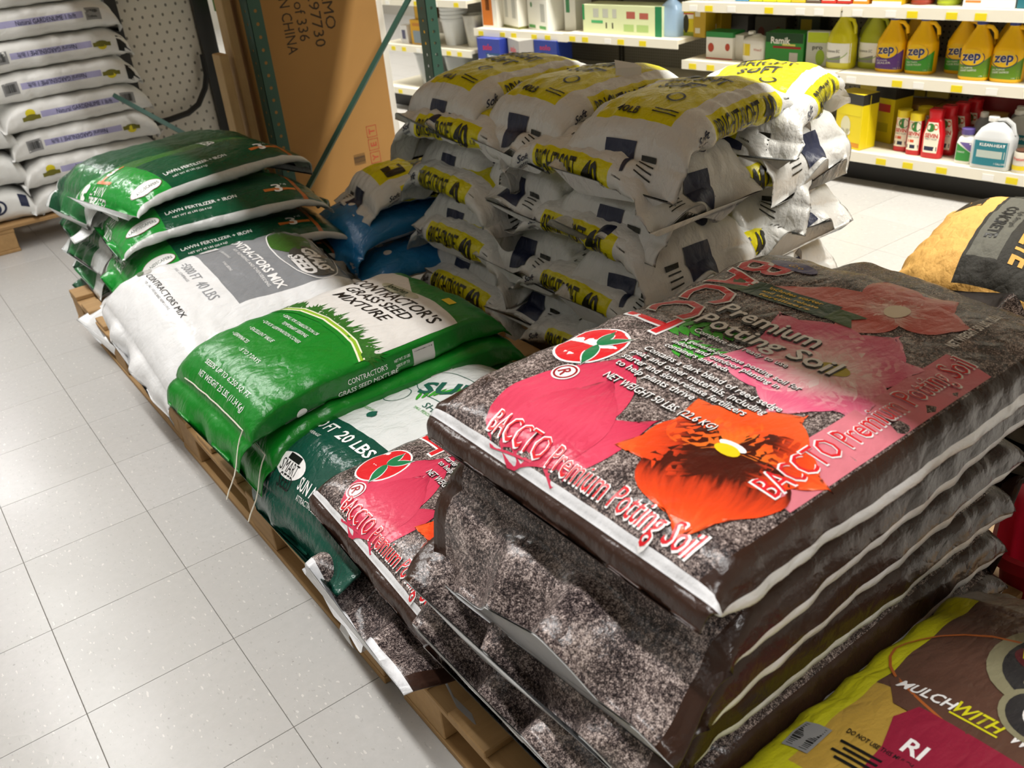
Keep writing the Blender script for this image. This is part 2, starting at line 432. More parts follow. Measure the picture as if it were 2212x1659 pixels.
# ================================================================ wood, pallets
def woodmat(name, c0, c1, axis=1):
    nb = NB(name); o = nb.obj(); ri = nb.n('ObjectInfo').outputs['Random']
    mp = nb.n('Mapping'); s = [60, 60, 60]; s[axis] = 3.5; mp.inputs['Scale'].default_value = s; nb.l(o, mp.inputs[0])
    nb.val(mp.inputs['Location'], nb.n('CombineXYZ').outputs[0]); cx = mp.inputs['Location'].links[0].from_node; nb.l(nb.math('MULTIPLY', ri, 40.), cx.inputs[0])
    g = nb.noise(mp.outputs[0], 1.0, 4, .6); d = nb.noise(o, 9, 3)
    c = nb.mix(g, lin(c0), lin(c1)); c = nb.mix(nb.math('MULTIPLY', d, .5), c, lin('5b452c'))
    c = nb.mix(nb.math('MULTIPLY', ri, .35), c, lin(c1)); nb.val(nb.bs.inputs['Base Color'], c); nb.bs.inputs['Roughness'].default_value = .75
    nb.bump(g, .4, .002); return nb.m
WY = woodmat('pallet_wood_y', '8f6a3d', 'c9a26c', 1); WX = woodmat('pallet_wood_x', '8f6a3d', 'c9a26c', 0); WZ = woodmat('wood_z', 'a98555', 'd8b884', 2)
def beam(name, x0, x1, y0, y1, z0, z1, m, parent, bev=.002):
    b = MB().box(-(x1-x0)/2, (x1-x0)/2, -(y1-y0)/2, (y1-y0)/2, -(z1-z0)/2, (z1-z0)/2, bev=bev)
    return b.build(name, m, parent, ((x0+x1)/2, (y0+y1)/2, (z0+z1)/2))
def pallet(label, x0, x1, y0, y1, rz=0, seed=0, z0=0.0):
    r = random.Random(seed); t = thing('wooden_pallet', label, 'pallet', (x0, y0, z0), math.radians(rz), 'wooden pallets')
    LX, LY = x1-x0, y1-y0; bw = .10
    for k in range(3):
        cx = (bw/2, LX/2, LX-bw/2)[k]
        beam('base_board', cx-bw/2, cx+bw/2, 0, LY, 0, .016, WY, t)
        beam('stringer_board', cx-bw/2, cx+bw/2, .002, LY-.002, .0965, .1125, WY, t)
        for j in range(3):
            cy = (.075, LY/2, LY-.075)[j]; beam('block', cx-bw/2+.002, cx+bw/2-.002, cy-.072, cy+.072, .0165, .096, WX if r.random() < .5 else WY, t)
    n = 7; wd = .11
    for k in range(n):
        cy = wd/2+k*(LY-wd)/(n-1)+r.uniform(-.006, .006)*(0 < k < n-1)
        beam('deck_board', r.uniform(-.004, .004), LX+r.uniform(-.004, .004), cy-wd/2, cy+wd/2, .113, .129, WX, t)
    return t
PT = .13
pallet('worn wooden pallet under the lawn fertilizer bags', .495, 1.46, -.035, 1.20, seed=1)
pallet('worn wooden pallet under the grass seed bags, corner block showing', .49, 1.46, -1.245, -.06, seed=2)
pallet('worn wooden pallet under the tall potting soil stack', .50, 1.47, -2.52, -1.30, seed=3)
pallet('wooden pallet under the stacked salt bags', 1.53, 2.50, -.98, .22, seed=4)
pallet('wooden pallet under the white flake and lime bags', -.42, 1.32, 2.34, 3.5, seed=5)

# ================================================================ potting soil
RED = mat('print_red', 'd8232c', .3, film=.35); WHT = mat('print_white', 'f2f0ee', .3, film=.35); BLK = mat('print_black', '141414', .35, film=.35)
DRED = mat('print_dark_red', '9a1420', .3, film=.35); LEAF = mat('print_leaf', '1f7a4a', .3, film=.35); FERN = mat('print_fern', '3fa52e', .35, film=.35, var=.5, vs=60)
YEL = mat('print_yellow', 'f0c818', .35, film=.35); NAVY = mat('print_navy', '1c2340', .4, film=.4); DKG = mat('print_dark_green', '0b3d22', .35, film=.35)
GRY = mat('print_grey', '8e9094', .4, film=.35); ORG = mat('print_orange', 'c8712c', .35, film=.35)
def petalmat(name, stops, streak=.25, film=.35):
    if name in MATS: return MATS[name]
    nb = NB(name); sp = nb.n('SeparateXYZ'); nb.l(nb.uv(), sp.inputs[0]); u, v = sp.outputs[0], sp.outputs[1]
    cm = nb.n('CombineXYZ'); nb.l(nb.math('MULTIPLY', u, 2.), cm.inputs[0]); nb.l(nb.math('MULTIPLY', v, 9.), cm.inputs[1])
    n = nb.noise(cm.outputs[0], 1.4, 4); f = nb.math('ADD', u, nb.math('MULTIPLY', nb.math('SUBTRACT', n, .5), streak*2))
    c = nb.ramp(f, stops); nb.val(nb.bs.inputs['Base Color'], c); nb.bs.inputs['Roughness'].default_value = .28; crinkle(nb, film)
    MATS[name] = nb.m; return nb.m
PINK = petalmat('petal_pink', [(0, 'f8e6e0'), (.3, 'f2b4b8'), (.65, 'de5c80'), (1, 'ea8ea0')], .25)
BUD = petalmat('petal_bud', [(0, 'c63350'), (.4, 'dd4a66'), (.75, 'd03a58'), (1, 'b52a48')], .3)
PANSY = petalmat('petal_orange', [(0, '3a120c'), (.35, '4a160e'), (.5, 'c23a1c'), (.75, 'ee4a1e'), (1, 'f0622c')], .22)
PANSY2 = petalmat('petal_orange_clear', [(0, 'e07a2a'), (.4, 'ee4f1e'), (1, 'ef6030')], .2)
HIB = petalmat('petal_red', [(0, 'ecd0c4'), (.25, 'c8503f'), (.6, 'd86e66'), (1, 'e69a96')], .3)
def logo(o, rot=180):
    da, db = o
    f, n = 'brand_lettering', 'brand_logo'
    out = [(f, WHT, T('BACCT', .088, .128+da, .212+db, 180, fit=.325, bold=.03), 1), (f, RED, T('BACCT', .085, .128+da, .212+db, 180, fit=.315, bold=.008), 2)]
    ta, tb_ = -.118+da, .212+db
    out += [(n, WHT, ell(ta, tb_, .062, .050), 1), (n, RED, ell(ta, tb_, .058, .046), 2)]
    for an, l, w_ in ((205, .062, .019), (15, .050, .017), (-30, .055, .017)):
        p = petal(ta+.004, tb_-.008, an, l*1.06, w_*1.35, base=.05); out.append((n, WHT, p, 3)); out.append((n, LEAF, petal(ta+.004, tb_-.008, an, l, w_*1.1, base=.05), 4))
    ra, rb = -.197+da, .178+db
    out += [(n, WHT, ell(ra, rb, .021, .019), 3), (n, DRED, ring(ra, rb, .018, .0165, .003), 4), (n, DRED, T('R', .018, ra, rb, -115, bold=.02), 4)]
    return out
def soil_print(o=(0, 0), full=True):
    da, db = o; L_ = []
    fl, tx, sm = 'printed_flower', 'title_lettering', 'small_lettering'
    # bud at the lower left of the face
    L_ += [(fl, BUD, petal(-.365, .115+db, 4, .265, .14, 14, 8, base=.6), 0), (fl, BUD, petal(-.365, .075+db, 12, .195, .11, 12, 6, base=.7), 1), (fl, BUD, petal(-.362, .045+db, -18, .16, .06, 10, 6, base=.7), 0)]
    L_ += logo(o)
    L_ += [(tx, WHT, T('BACCTO Premium Potting Soil', .031, -.343, -.01+db, -90, fit=.372, bold=.02), 4), (tx, RED, T('BACCTO Premium Potting Soil', .029, -.343, -.01+db, -90, fit=.365, bold=.0), 5)]
    if not full: return L_
    # ferns
    for a, b, an, l in ((-.01, .155, -70, .11), (-.055, .10, -80, .12)):
        for k in range(7):
            u = k/6; ca, cb = a+math.cos(math.radians(an))*l*u, b+math.sin(math.radians(an))*l*u
            for sg in (-1, 1): L_.append((fl, FERN, petal(ca, cb, an+sg*48, .045*(1-.6*u), .016, 5, 3, base=.1), 0))
    # red flower, pink flower, pansy
    for an, l, w_ in ((100, .20, .10), (35, .15, .10), (-20, .12, .10), (-75, .11, .11), (165, .12, .09)):
        L_.append((fl, HIB, petal(.235, -.064, an, l, w_, 10, 8, wav=.03), 0))
    L_.append((fl, mat('stamen', 'efe2c8', .4), ell(.237, -.066, .022, .018, 14), 2))
    for an, l, w_ in ((60, .18, .17), (-5, .14, .13), (125, .17, .15), (185, .15, .14), (-45, .12, .11), (230, .13, .12)):
        L_.append((fl, PINK, petal(.034, -.100, an, l, w_, 12, 10, wav=.06, seed=an), 1))
    L_.append((fl, mat('stigma', 'b9a82c', .4), ell(.034, -.103, .016, .024, 14), 3))
    for m_, an, l, w_ in ((PANSY2, 60, .115, .13), (PANSY2, -10, .12, .14), (PANSY, 130, .13, .13), (PANSY, -75, .125, .12), (PANSY, 205, .16, .19)):
        L_.append((fl, m_, petal(-.202, -.128, an, l, w_, 12, 10, wav=.05, seed=an), 2))
    L_.append((fl, YEL, ell(-.206, -.131, .010, .018, 14), 4)); L_.append((fl, WHT, ell(-.196, -.131, .007, .020, 14), 4))
    L_.append((fl, mat('print_rose', 'e0808c', .3, film=.35, var=.25, vs=12), rect(-.235, .175, -.244, -.180), 1))
    # banner and seal
    L_ += [('banner', DKG, rect(.150, .200, .0, .155), 2), ('banner', mat('print_olive', '3d5a2a', .4, film=.3), poly([(.152, .155), (.192, .155), (.196, .205), (.172, .190), (.150, .203)]), 1),
           ('banner', mat('print_olive', '3d5a2a'), poly([(.152, .0), (.192, .0), (.188, -.05), (.170, -.035), (.146, -.052)]), 3)]
    for k, s in enumerate(('Includes starter', 'and slow release', 'fertilizers')): L_.append(('banner_lettering', YEL, T(s, .0085, .190-.0145*k, .078, -90, fit=(.10, .105, .095)[k], bold=.02), 3))
    L_ += [('brand_logo', mat('print_violet', '4b4a86', .35, film=.35), ell(.284, .155, .020, .045), 2), ('brand_logo', YEL, T('Gro', .012, .284, .15, -90, shear=.3), 3)]
    sh = dict(bold=.015)
    for s, h, a, b, rot, fit in (('Premium', .037, .084, .041, -90, .178), ('Potting Soil', .037, .036, .011, -90, .24)):
        L_ += [(tx, BLK, T(s, h, a-.0035, b-.003, rot, fit=fit, bold=.03), 4), (tx, WHT, T(s, h, a, b, rot, fit=fit, bold=.015), 5)]
    for s, h, a, b0, b1 in (('Complete and ready to use', .011, -.002, .109, -.058), ('A general-purpose potting soil for', .011, -.036, .101, -.106), ('indoor and outdoor planting in', .011, -.051, .105, -.083), ('containers and beds', .011, -.066, .105, -.01),
                            ('Contains a dark blend of reed sedge', .013, -.094, .118, -.122), ('peat and other materials, including', .013, -.112, .122, -.112), ('starter and slow-release fertilizers', .013, -.130, .124, -.095), ('to help plants thrive', .013, -.148, .118, -.026), ('NET WEIGHT 50 LBS. (22.6 KG)', .0145, -.181, .105, -.092)):
        L_ += [(sm, BLK, T(s, h, a-.0012, (b0+b1)/2-.0012, -90, fit=b0-b1, bold=.03), 4), (sm, WHT, T(s, h, a, (b0+b1)/2, -90, fit=b0-b1, bold=.005), 5)]
    s = 'BACCTO Premium Potting Soil'
    L_ += [(tx, WHT, T(s, .036, -.03, -.206, 0, fit=.413, bold=.022), 4), (tx, RED, T(s, .034, -.03, -.206, 0, fit=.408, bold=.0), 5)]
    L_ += [(sm, WHT, T('NET WEIGHT 50 LBS. (22.6 KG)', .014, .27, -.172, 0, fit=.15, bold=.02), 5)]
    return L_
BR = '35221a'
SW, SL, SH = .51, .73, .092
def soilfilm(name, flap, more=()):
    e = .247
    reg = [(-9, 9, e, .292, BR), (-9, 9, -.292, -e, BR), (-9, 9, .292, .309, 'e4e4e6'), (-9, 9, -.309, -.292, 'e4e4e6')]
    if flap: reg += [(-9, -.366, -.247, .247, 'soil'), (-9, -.366, .300, 9, 'dddddd'), (-9, -.366, -9, -.300, 'dddddd')]
    else: reg += [(-.3705, -.3645, -9, 9, 'e4e4e6'), (-9, -.3705, -9, 9, BR)]
    reg += [(.375, 9, -9, 9, BR)]+list(more)
    return filmmat(name, 'soil', reg, rough=.26, film=.42, spec=.5)
MS0, MS1 = soilfilm('soil_film', False), soilfilm('soil_film_flap', True)
MS2 = soilfilm('soil_film_torn', True, [(-9, -.474, -9, 9, 'e6e6e8'), (-.46, -.366, .225, .31, BR)])
def bend(kx=0, ky=0, x0=0, tipx=None, kt=0, sway=0, tipp=None, kp=0):
    def f(P):
        x, y = P[..., 0], P[..., 1]; z = P[..., 2]-kx*(x-x0)**2-ky*y**2
        if tipx is not None: d = np.maximum(tipx-x, 0); z = z-kt*d**1.4
        if tipp is not None: d = np.maximum(x-tipp, 0); z = z-kp*d**1.4
        return np.stack([x, y+sway*x*x, z], -1)
    return f
def soilbag(seed, flap, print_, label, wr=.004, dr=50, fl=.10, hi=1.0, off=(0, 0), n=4.6, group='potting soil bags', film_=None):
    S = bag(SL+.01, SW, SH, n=n, p=11, q=.5, ear=.12, fl=(fl if flap else .035, 0.015 if not flap else .018), droop=(dr if flap else 85, 60), flw=.045 if flap else .006, seed=seed, wr=wr, nu=84, nk=110, flat=1.0 if not flap else .5,
            deform=bend(ky=.08*hi, kx=.03*hi, tipx=-.28, kt=.15*hi), flare=.03)
    it = soil_print(off, print_ == 2) if print_ else []
    return printed('potting_soil_bag', S, film_ or (MS1 if flap else MS0), it, label, 'soil bag', group)
o = soilbag(3, False, 2, 'potting soil bag with flowers printed on its face, topmost of the tall soil stack', wr=.0045, hi=.25, off=(-.018, -.026), n=5.5)
place(o, .908, -1.768, .676, 1.0, rx=.8)
LBL = ('second bag down in the tall potting soil stack, soil print end flap hanging', 'third bag down in the tall potting soil stack, flap hanging over the pallet', 'fourth bag down in the tall potting soil stack, under two hanging flaps', 'fifth bag down in the tall potting soil stack', 'sixth bag down in the tall potting soil stack', 'lowest bag of the tall potting soil stack, red lettering on its end')
for k, (x, y, rz, flap, dr, fl_) in enumerate(((.935, -1.745, 3, True, 48, .11), (.925, -1.735, 2, True, 55, .11), (.93, -1.725, 0, True, 48, .12), (.935, -1.73, 1, True, 60, .10), (.945, -1.73, -1, False, 70, .1), (.935, -1.735, 1, False, 0, .1))):
    o = soilbag(11+k, flap, 1 if k == 5 else 0, LBL[k], dr=dr, fl=fl_, hi=.55); place(o, x, y, .668-.0895*(k+1), rz)
o = soilbag(31, False, 2, 'potting soil bag with red tomato logo lying between seed bags and tall soil stack', hi=.8, off=(-.12, -.02)); place(o, .88, -1.262, .268, -2, rx=3)
o = soilbag(32, True, 0, 'torn-edged potting soil bag under the one with the tomato logo', dr=14, fl=.12, hi=.3, film_=MS2); place(o, .935, -1.255, .172, -3)
o = soilbag(33, True, 0, 'potting soil bag with a pointed end, lying behind the tall soil stack', dr=20, fl=.06, hi=.5); place(o, 1.40, -1.56, .47, 172)
o = soilbag(34, False, 0, 'lower potting soil bag behind the tall soil stack', hi=.4); place(o, 1.36, -1.52, .385, 184)

o = bpy.data.objects['potting_soil_bag.006']
rb = MB(); pts = [(.53, -1.43, .175), (.515, -1.455, .165), (.512, -1.49, .145), (.52, -1.53, .128)]
iv = o.matrix_basis.inverted()
v = []; f = []
for k, p in enumerate(pts):
    for d in (-.012, .012): v.append(iv @ Vector((p[0]+d*.3, p[1]+d, p[2]+.004*(k % 2))))
    for d in (.012, -.012): v.append(iv @ Vector((p[0]+d*.3+.003, p[1]+d, p[2]+.004*(k % 2)-.002)))
for k in range(3):
    for j in range(4): f.append((4*k+j, 4*k+(j+1) % 4, 4*k+4+(j+1) % 4, 4*k+4+j))
rb.add(v, f).build('torn_film_strip', mat('film_white', 'dcdcdc', .4), o, smooth=True)
# ================================================================ overhead storage rack
STEEL = mat('rack_green', '2e5145', .45, .3, var=.15, vs=8)
rk = thing('storage_rack', 'green steel storage rack with perforated posts and a diagonal brace', 'rack', (0, 0, 0))
def perf_post(x, y, wx, wy, z1, two=True):
    """slotted post: a folded plate with real round holes in the face towards the aisle and the side face"""
    b = MB()
    def plate(org, ud, vd, wd, zz0, zz1, pitch, r, cols):
        n = int((zz1-zz0)/pitch); v = []; f = []
        cw = wd/cols
        for i in range(n):
            for c in range(cols):
                u0, u1 = c*cw, (c+1)*cw; z0, z1_ = zz0+i*pitch, zz0+(i+1)*pitch; cu, cz = (u0+u1)/2, (z0+z1_)/2; k = len(v)
                for a in range(8):
                    t = PI/4*a+PI/8; q = PI/4*a+PI/8; dx, dz = math.cos(q), math.sin(q); m_ = max(abs(dx), abs(dz))
                    v.append((cu+dx/m_*cw/2, cz+dz/m_*pitch/2)); v.append((cu+dx*r, cz+dz*r))
                # fill square corners
                for a in range(8):
                    a2 = (a+1) % 8; f.append((k+2*a, k+2*a2, k+2*a2+1, k+2*a+1))
                kc = len(v); v += [(u0, z0), (u1, z0), (u1, z1_), (u0, z1_)]
                f += [(k+2*0, kc+2, k+2*1)] if False else []
                for ci, (a, a2) in zip((2, 3, 0, 1), ((0, 1), (2, 3), (4, 5), (6, 7))): f.append((k+2*a, kc+ci, k+2*a2))
        O, U, W_ = Vector(org), Vector(ud), Vector(vd); th = U.cross(W_).normalized()*.0025
        b.add([O+U*p+W_*q for p, q in v], f); b.add([O+U*p+W_*q+th for p, q in v], [t[::-1] for t in f])
    plate((x, y, 0), (1, 0, 0), (0, 0, 1), wx, 0, z1, .0508, .0075, 1)
    plate((x, y+wy, 0), (0, -1, 0), (0, 0, 1), wy, 0, z1, .0508, .0075, 1)
    b.box(x+wx-.003, x+wx, y, y+wy*.6, 0, z1); b.box(x-.01, x+wx+.01, y-.02, y+wy+.02, 0, .006)
    return b.build('post', STEEL, rk)
perf_post(1.495, 1.33, .055, .075, 2.5); perf_post(2.33, 1.33, .055, .075, 2.5)
for x in (.55, 2.33):
    for y in (-3.4, 4.4): perf_post(x, y, .055, .075, 2.5)
MB().tube([(1.55, 1.345, .17), (2.36, 1.345, 1.055)], .0145, 4).build('diagonal_brace', STEEL, rk)
MB().tube([(1.50, 1.352, 1.06), (2.36, 1.352, 1.06)], .0145, 4).build('horizontal_brace', STEEL, rk)
MB().tube([(1.12, 2.32, .62), (1.50, 1.36, .25)], .014, 4).build('diagonal_brace', STEEL, rk)
for x in (.54, 1.46, 2.33): quick('shelf_beam', STEEL, rk, (x, x+.04, -3.4, 4.5 if x > 1 else 1.5, 1.86, 1.96))
for k in range(40): quick('shelf_board', WX, rk, (.53 if k < 25 else .66, 2.38, -3.39+k*.197, -3.39+k*.197+.19, 1.961, 1.985))
r = random.Random(8)
KRAFT = mat('kraft_card', 'a9824f', .75, var=.12, vs=6, bump=.05, bs=300)

# ================================================================ tall carton behind the rack post
bx = thing('tall_carton', 'tall brown cardboard carton standing behind the green rack brace', 'box', (1.50, 1.44, 0))
cw, cd, chh = .64, .10, 1.75
body = MB().box(0, cw, 0, cd, 0, chh, bev=.004).build('carton_body', mat('carton_brown', 'a3783f', .8, var=.08, vs=5), bx)
def flat_text(s, h, x, z, rot, m, parent, y=-.0008, fit=None, bold=0., al='c', name='printed_lettering'):
    v, f, _ = T(s, h, 0, 0, rot, fit=fit, bold=bold, al=al, cell=9)
    return link(name, mesh(name, [(x+p[0], y, z+p[1]) for p in v], [q for q in f], m), parent)
PRB = mat('carton_print', '3a2c1c', .8); PRR = mat('carton_red', 'a8482c', .8)
for s, h, x, z, fit in (('LMO', .050, .40, .935, .15), ('42297730', .050, .335, .945, .30), ('of 336', .048, .265, .91, .16), ('MADE IN CHINA', .048, .20, .985, .40)):
    flat_text(s, h, x, z, -90, PRB, bx, fit=fit)
for k, s in enumerate(('T', 'E', 'Y', 'W')):
    z = .385-.062*k; xx = .515
    v, f, _ = multi(rect(-.026, .026, .024, .027, 9), rect(-.026, .026, -.027, -.024, 9), rect(-.027, -.024, -.027, .027, 9), rect(.024, .027, -.027, .027, 9))
    link('printed_mark', mesh('printed_mark', [(xx+p[0], -.0008, z+p[1]) for p in v], f, PRR), bx); flat_text(s, .03, xx, z, 90 if k != 3 else 0, PRR, bx, bold=.03)
v, f, _ = barcode(.43, .27, .05, .06, 90, 16); link('printed_mark', mesh('printed_mark', [(p[0], -.0008, p[1]) for p in v], f, PRB), bx)
tag(quick('white_board', mat('panel_white', 'efeee8', .5), None, (1.6, 2.268, 1.62, 1.66, 0, 1.7), bev=.003), 'white board standing upright behind the tall brown carton', 'board')
def lumber(label, x, y, wx, wy, h, lean=0):
    o = MB().box(-wx/2, wx/2, -wy/2, wy/2, 0, h, bev=.003).build('wood_stud', WZ, None, (x, y, 0)); o.rotation_euler = (0, math.radians(lean), 0)
    return tag(o, label, 'lumber')
lumber('tall wooden stud standing against the green rack post', 1.455, 1.50, .038, .089, 2.3)
lumber('shorter wooden stud beside the tall one, cut end showing', 1.385, 1.47, .038, .089, .835)

# ================================================================ grass seed bags
GB = '107a20'
def grass_bag(seed, label, full):
    L, W, H = .70, .435, .088
    S = bag(L, W, H, n=5.2, p=8, q=.5, ear=.15, fl=(.07, .03), droop=(75, 60), flw=.012, seed=seed, wr=.004, nu=80, nk=110, flat=.4, deform=bend(ky=.12, tipx=-.14, kt=.25, tipp=.25, kp=.35))
    GR = 'printed_panel'; it = []
    m = filmmat('grass_seed_film', GB, [(-9, 9, .225, 9, '0b6a1c'), (-9, 9, -9, -.225, '0c6c1c')], rough=.3, film=.45)
    if full:
        arc = [(-.057, .205), (-.02, .12), (-.008, .02), (-.012, -.06), (-.022, -.14), (-.045, -.212)]
        GW = mat('print_offwhite', 'dcd8d2', .35, film=.35, var=.1, vs=90)
        it += [(GR, GW, poly(arc+[(.215, -.212), (.225, -.10), (.222, .0), (.275, .10), (.285, .205)], .012), 0)]
        r = random.Random(5); bl = []
        for k in range(150):
            u = r.random(); i = u*(len(arc)-1.001); i0 = int(i); p = np.array(arc[i0])*(1-i+i0)+np.array(arc[i0+1])*(i-i0)
            bl.append(petal(p[0]-.006, p[1], r.uniform(-55, 55)+(-35 if u > .6 else 15), r.uniform(.03, .07), .007, 4, 2, base=.4))
        it += [('printed_grass', mat('print_blade', '2c6a1c', .4, film=.3, var=.6, vs=150), multi(*bl), 1)]
        wd = lambda o0, o1: poly([(p[0]+o1, p[1]) for p in arc]+[(p[0]+o0, p[1]) for p in arc[::-1]])
        it += [(GR, mat('print_green', GB, .3, film=.4), wd(-.03, -.002), 2), (GR, mat('print_lime', '8fb52a', .35, film=.35), wd(-.014, -.004), 3), (GR, mat('print_cream', 'e8e6c8', .35, film=.3), wd(-.018, -.013), 4), (GR, mat('print_cream', 'e8e6c8'), wd(-.005, -.001), 4)]
        for s, a, b0, b1, h in (("CONTRACTOR'S", .172, .200, -.186, .034), ('GRASS SEED', .130, .165, -.130, .030), ('MIXTURE', .088, .155, -.100, .030)):
            it.append(('title_lettering', BLK, T(s, h, a, (b0+b1)/2, -90, fit=b0-b1, shear=.25, bold=.015), 2))
        it += [('brand_logo', mat('print_sage', 'b9b8a0', .4, film=.3), ell(.205, .03, .018, .085), 2), ('brand_lettering', DKG, T('Jonathan', .020, .209, .045, -90, fit=.095, bold=.03), 3), ('brand_lettering', DKG, T('GREEN', .010, .192, .01, -90, fit=.05), 3)]
        for s, a, b, fit in (('• IDEAL FOR STABILIZATION OR', -.075, .045, .185), ('TEMPORARY SEEDING', -.098, .03, .13), ('• QUICK GERMINATION COVER', -.125, .05, .20), ('• EXCELLENT VALUE', -.165, .075, .13), ('• GERMINATES', -.205, .11, .09), ('5 TO 7 DAYS', -.23, 0., .10), ('SEEDS UP TO 6,250 SQ. FT.', -.300, -.02, .25), ('NET WEIGHT 25 LBS. (11.34 Kg)', -.325, -.03, .26)):
            it.append(('small_lettering', WHT, T(s, .011, a, b, -90, fit=fit), 2))
        it.append(('price_sticker', mat('sticker_yellow', 'e8c81a', .5), rect(.245, .268, -.135, -.10), 2))
    for s, a, b, h, fit in (("CONTRACTOR'S", -.05, -.247, .013, .105), ('GRASS SEED MIXTURE', -.05, -.268, .013, .16), ('NET WT. 25 LBS', .045, -.243, .007, .045), ('SEEDS UP TO', .045, -.257, .007, .038)):
        it.append(('side_lettering', WHT, T(s, h, a, b, 0, fit=fit), 2))
    it += [('barcode', mat('print_label', 'b9b6b0', .4), rect(.075, .135, -.290, -.232, .01), 1), ('barcode', BLK, barcode(.105, -.261, .05, .046, 0, 20), 3)]
    it += [('brand_logo', WHT, rect(-.262, -.165, -.296, -.276), 1), ('brand_lettering', BLK, T('Jonathan Green', .011, -.213, -.286, 0, fit=.09, bold=.02), 2), ('brand_logo', WHT, ell(-.222, -.268, .013, .012, 16), 1)]
    o = printed('grass_seed_bag', S, m, it, label, 'seed bag', 'grass seed bags')
    st = S.ev(np.full(24, -.345), np.linspace(.16, -.2, 24), .003); tl = [st[-1]+np.array([-.01*k, -.004*k+.006*math.sin(k), -.016*k]) for k in range(1, 9)]
    MB().tube([tuple(p) for p in st]+[tuple(p) for p in tl], .0016, 5).build('sewing_string', mat('string', 'd8d2c2', .9), o)
    return o
o = grass_bag(41, 'green bag of contractor grass seed mixture with sewn string end, on top', True); place(o, .82, -.565, .372, 2, rx=0)
o = grass_bag(42, 'second green grass seed bag, directly under the one with the sewn string', False); place(o, .86, -.575, .292, 0)

def seed_bag(label, seed, rz, x, y, z, film_, items, L=.62, W=.42, H=.072, fl=.06, dr=60, rx=0, ry=0, kt=.5, name='seed_bag', n=2.8, cat='seed bag', grp='grass seed bags', p=5, wr=.005, nu=64, nk=80, ky=.25, dfm=None, fl2=.04):
    S = bag(L, W, H, n=n, p=p, q=.5, ear=.35, fl=(fl, fl2), droop=(dr, 50), flw=.03, seed=seed, wr=wr, nu=nu, nk=nk, flat=.4, deform=dfm or bend(ky=ky, tipx=-L*.32, kt=kt, tipp=L*.35, kp=.4))
    o = printed(name, S, film_, items, label, cat, grp); place(o, x, y, z, rz, rx, ry); return o
# white contractors mix
cm = filmmat('contractor_film', 'e4e4e4', [(-.05, 9, -.118, .262, '85878a'), (.34, 9, -9, 9, '55544f')], rough=.3, film=.42)
it = [('title_lettering', WHT, T('CONTRACTORS MIX', .030, .092, .09, -90, fit=.39, bold=.03), 1), ('small_lettering', WHT, T('FOR REPAIRING AND OVERSEEDING', .010, .062, .05, -90, fit=.26), 1),
      ('title_lettering', GRY, T('=5000 FT', .030, -.098, .125, -90, fit=.12), 1), ('title_lettering', GRY, T('40 LBS', .034, -.100, -.01, -90, fit=.11), 1), ('small_lettering', GRY, T('FULL COVERAGE', .009, -.128, .12, -90, fit=.11), 1),
      ('title_lettering', BLK, T('CONTRACTORS MIX', .019, -.204, .05, -90, fit=.29), 1), ('small_lettering', BLK, T('FOR LARGE AREAS AND NEW LAWNS', .008, -.225, .06, -90, fit=.20), 1),
      ('brand_logo', mat('print_seedgrass', '3c6a20', .4, film=.3, var=.7, vs=120), ell(.225, .135, .065, .085), 1), ('brand_logo', WHT, ring(.232, .06, .082, .185, .004, 50), 3), ('brand_logo', mat('print_dark', '4b4a46', .3, film=.5, var=.3, vs=40), ell(.235, -.01, .06, .10), 2),
      ('brand_lettering', WHT, T('GRASS', .04, .252, -.01, -90, fit=.15, shear=.3, bold=.05), 3), ('brand_lettering', WHT, T('SEED', .04, .20, -.02, -90, fit=.13, shear=.3, bold=.05), 3),
      ('brand_logo', mat('print_label', 'b9b6b0'), ell(-.205, .235, .022, .030), 1), ('brand_logo', mat('print_moss', '3d5a2a', .4), ell(-.217, .235, .010, .022), 2),
      ('barcode_sticker', WHT, rect(-.028, .028, .215, .30), 2), ('barcode_sticker', BLK, barcode(0, .258, .06, .035, 90, 20), 3), ('small_lettering', WHT, T('ALL PURPOSE PERFORMANCE', .008, .025, .16, -90, fit=.08), 1), ('small_lettering', WHT, T('3-WAY SEEDING', .008, .0, .08, -90, fit=.06), 1),
      ('brand_logo', BLK, ring(-.19, -.235, .018, .028, .002), 1), ('brand_logo', BLK, rect(-.195, -.185, -.252, -.218), 1)]
seed_bag('white and grey contractors mix seed bag with oval grass logo', 51, 0, .80, .075, .318, cm, it, L=.66, W=.53, H=.085, fl=.06, dr=80, rx=13, kt=.9, wr=.007, nu=84, nk=100)
o = seed_bag('plain white seed bag lying just under the contractors mix bag', 52, 4, .90, .03, .225, filmmat('plain_white_film', 'dfdfde', [], .35, .4), [], L=.64, W=.50, H=.08, fl=.07, dr=50, kt=.5)
seed_bag('plain white seed bag lying on the pallet below the contractors mix bag', 53, -3, .92, .02, .135, MATS['plain_white_film'], [], L=.64, W=.50, H=.08, fl=.06, dr=40, kt=.2)
